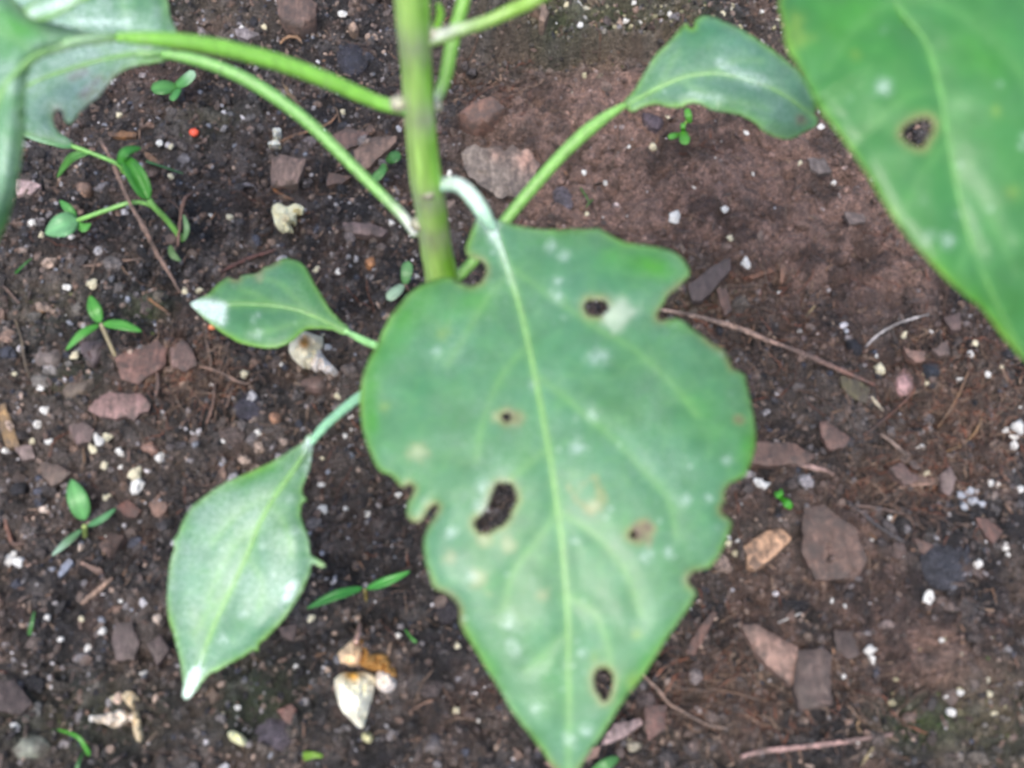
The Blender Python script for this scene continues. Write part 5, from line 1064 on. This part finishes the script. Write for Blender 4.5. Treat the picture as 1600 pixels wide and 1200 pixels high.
# ================================================================== PERLITE GRAINS
grains = [(66, 607, 9), (74, 642, 9), (60, 665, 8), (145, 447, 10, 'c'), (107, 451, 7), (118, 558, 8, 'c'), (382, 588, 9, 'c'), (331, 603, 5), (290, 457, 7, 'c'), (312, 455, 7, 'c'), (157, 690, 10), (169, 684, 9, 'c'), (148, 703, 9, 'c'),
 (189, 709, 10), (164, 728, 9, 'c'), (189, 731, 5), (250, 718, 9), (213, 744, 12, 'c'), (217, 763, 16), (168, 778, 8, 'c'), (70, 797, 9, 'p'), (128, 857, 7, 'p'), (170, 841, 6), (16, 878, 12), (32, 878, 10), (22, 866, 7), (246, 968, 9, 'p'), (162, 988, 7),
 (139, 1013, 7), (75, 966, 6), (225, 1053, 7), (25, 1134, 8), (371, 1106, 6), (178, 1091, 6, 'c'), (146, 1124, 7), (404, 678, 7), (528, 621, 7, 'c'), (548, 652, 6), (539, 682, 5), (549, 673, 4), (504, 717, 5, 'c'), (502, 759, 7), (505, 798, 9), (540, 796, 6),
 (574, 805, 8), (622, 775, 6), (485, 967, 7, 'c'), (462, 1043, 5), (715, 1011, 7, 'c'), (622, 994, 6), (712, 1112, 8, 'c'), (748, 1126, 4), (1187, 757, 11), (1137, 850, 6, 'c'), (1152, 846, 4), (1150, 867, 7, 'c'), (1450, 933, 10), (1357, 1018, 10), (1360, 1032, 9),
 (1320, 948, 4), (1478, 1090, 7), (1500, 1082, 7), (1486, 1114, 8), (1545, 1086, 5, 'c'), (1552, 1115, 6, 'c'), (1317, 1057, 5), (1055, 345, 12), (1133, 328, 7), (1165, 413, 10), (1158, 480, 9, 'c'), (1020, 232, 8, 'c'), (983, 230, 4), (1165, 209, 5), (1044, 184, 5, 'c'),
 (1116, 250, 5), (913, 270, 5), (946, 288, 5), (1085, 295, 4), (1176, 273, 4), (1250, 256, 6, 'c'), (1302, 288, 5), (1283, 199, 6), (1141, 375, 6, 'c'), (1062, 386, 4), (917, 337, 5, 'c'), (1513, 558, 9), (1497, 596, 7), (1522, 538, 6, 'c'), (1412, 524, 7, 'c'),
 (1454, 520, 4), (1369, 556, 4), (1374, 580, 9, 'c'), (1564, 576, 5, 'c'), (1542, 587, 6), (1436, 702, 9), (1588, 670, 11), (1572, 673, 6), (1583, 684, 8), (1581, 699, 9), (1446, 600, 8, 'c'), (1442, 587, 6, 'c'), (1547, 756, 8), (1559, 758, 6), (1594, 766, 8), (1500, 777, 9, 'g'),
 (1512, 772, 8, 'g'), (1519, 784, 10, 'g'), (1532, 790, 9, 'g'), (1506, 792, 8, 'g'), (1524, 769, 6, 'g'), (1569, 856, 8), (1528, 881, 9), (1575, 868, 5), (1391, 811, 6), (1448, 742, 6, 'c'), (1409, 869, 5), (1362, 846, 5), (503, 212, 10), (453, 146, 5), (536, 176, 6, 'c'), (535, 25, 8),
 (435, 4, 6), (380, 46, 5), (413, 43, 5, 'c'), (901, 8, 8), (885, 11, 7, 'c'), (907, 42, 6), (977, 35, 6), (1000, 36, 4), (990, 6, 5), (1046, 24, 5), (1059, 23, 4), (188, 182, 6, 'c'), (250, 226, 6), (268, 231, 6, 'c'), (98, 348, 6), (530, 425, 6), (494, 423, 6, 'c'), (702, 274, 7),
 (612, 351, 6), (651, 434, 6), (53, 352, 8), (112, 371, 6), (66, 368, 6, 'c'), (268, 276, 6, 'c'), (330, 339, 5), (360, 341, 6, 'c'), (1216, 458, 4), (1322, 518, 6, 'g'), (1248, 518, 4), (1396, 735, 4), (440, 570, 5), (505, 527, 5, 'c'), (512, 545, 7, 'g'), (1128, 25, 6, 'c'), (1190, 20, 5), (610, 700, 4),
 (1592, 640, 5), (1340, 1160, 4), (1470, 1000, 5), (1300, 940, 4), (96, 1000, 6), (128, 968, 5, 'c'), (348, 1116, 6, 'c'), (470, 905, 4), (190, 940, 5), (52, 690, 6, 'c'), (10, 706, 7), (78, 690, 6), (350, 690, 5), (24, 585, 5, 'c')]
PV = []
for sd_ in range(6):
    r_ = np.random.default_rng(100 + sd_); V, F = ICO2
    dirs = r_.normal(size=(9, 3)); dirs /= np.linalg.norm(dirs, axis=1)[:, None]
    bump = sum(.22 * np.maximum(V @ d_, 0) ** 5 for d_ in dirs) - sum(.14 * np.maximum(V @ -d_, 0) ** 8 for d_ in dirs[:5]) + .05 * r_.normal(size=len(V))
    V = np.round(V * 1.6 + r_.normal(0, .12, V.shape)) / 1.6 * .35 + V * .65; bump = bump + .16 * r_.normal(size=len(V))
    vv = V * (.82 + bump)[:, None] * r_.uniform(.75, 1.2, 3)
    me = bpy.data.meshes.new('perlite_grain'); me.from_pydata(vv.tolist(), [], F.tolist()); me.materials.append(M['perl'])
    if sd_ == 5: me.polygons.foreach_set('use_smooth', np.ones(len(me.polygons), bool))
    PV.append(me)
CT = {'': (.93, .92, .88), 'c': (.84, .78, .56), 'p': (.80, .66, .56), 'g': (.55, .58, .64)}
CN = {'': 'white', 'c': 'creamy', 'p': 'pinkish', 'g': 'frosty grey'}
used = {}; prev = []
for i, g_ in enumerate(sorted(grains, key=lambda q: -q[2])):
    a, b, r_ = g_[:3]; k = g_[3] if len(g_) > 3 else ''
    p = G(a, b); o = bpy.data.objects.new('perlite_grain', PV[i % 6]); COL.objects.link(o)
    s_ = r_ * dd(p) / FPX * .86; rr_ = np.random.default_rng(i)
    o.scale = (s_ * rr_.uniform(.85, 1.15), s_ * rr_.uniform(.85, 1.15), s_ * rr_.uniform(.75, 1.0)); o.rotation_euler = rr_.uniform(0, 6.28, 3)
    o.location = p + [0, 0, s_ * .45]
    cc = np.array(CT[k]) * rr_.uniform(.85, 1.05); o.color = (*cc, 1)
    ls = sorted(LAND, key=lambda l: (l[1] - a) ** 2 + (l[2] - b) ** 2)
    size = 'large' if r_ >= 11 else 'medium' if r_ >= 8 else 'small' if r_ >= 6 else 'tiny'
    def word(l):
        dx, dy = a - l[1], b - l[2]; d_ = math.hypot(dx, dy)
        w_ = ('above' if dy < 0 else 'below') if abs(dy) > abs(dx) * .8 else 'beside'
        return ('just ' if d_ < 40 else 'well ' if d_ > 110 else '') + w_
    done = False
    for (u1, u2) in ((0, 1), (0, 2), (1, 2), (0, 3), (1, 3), (0, 4), (2, 3), (1, 4), (0, 5)):
        lab = f'{size} {CN[k]} grain {word(ls[u1])} the {ls[u1][0]}, toward the {ls[u2][0]}'
        if lab not in used and len(lab.replace('-', ' ').split()) <= 18: used[lab] = 1; done = True; break
    tag(o, lab, 'perlite grain', 'perlite grains')
for o in list(bpy.data.objects):
    if '_loc' in o.keys(): del o['_loc']
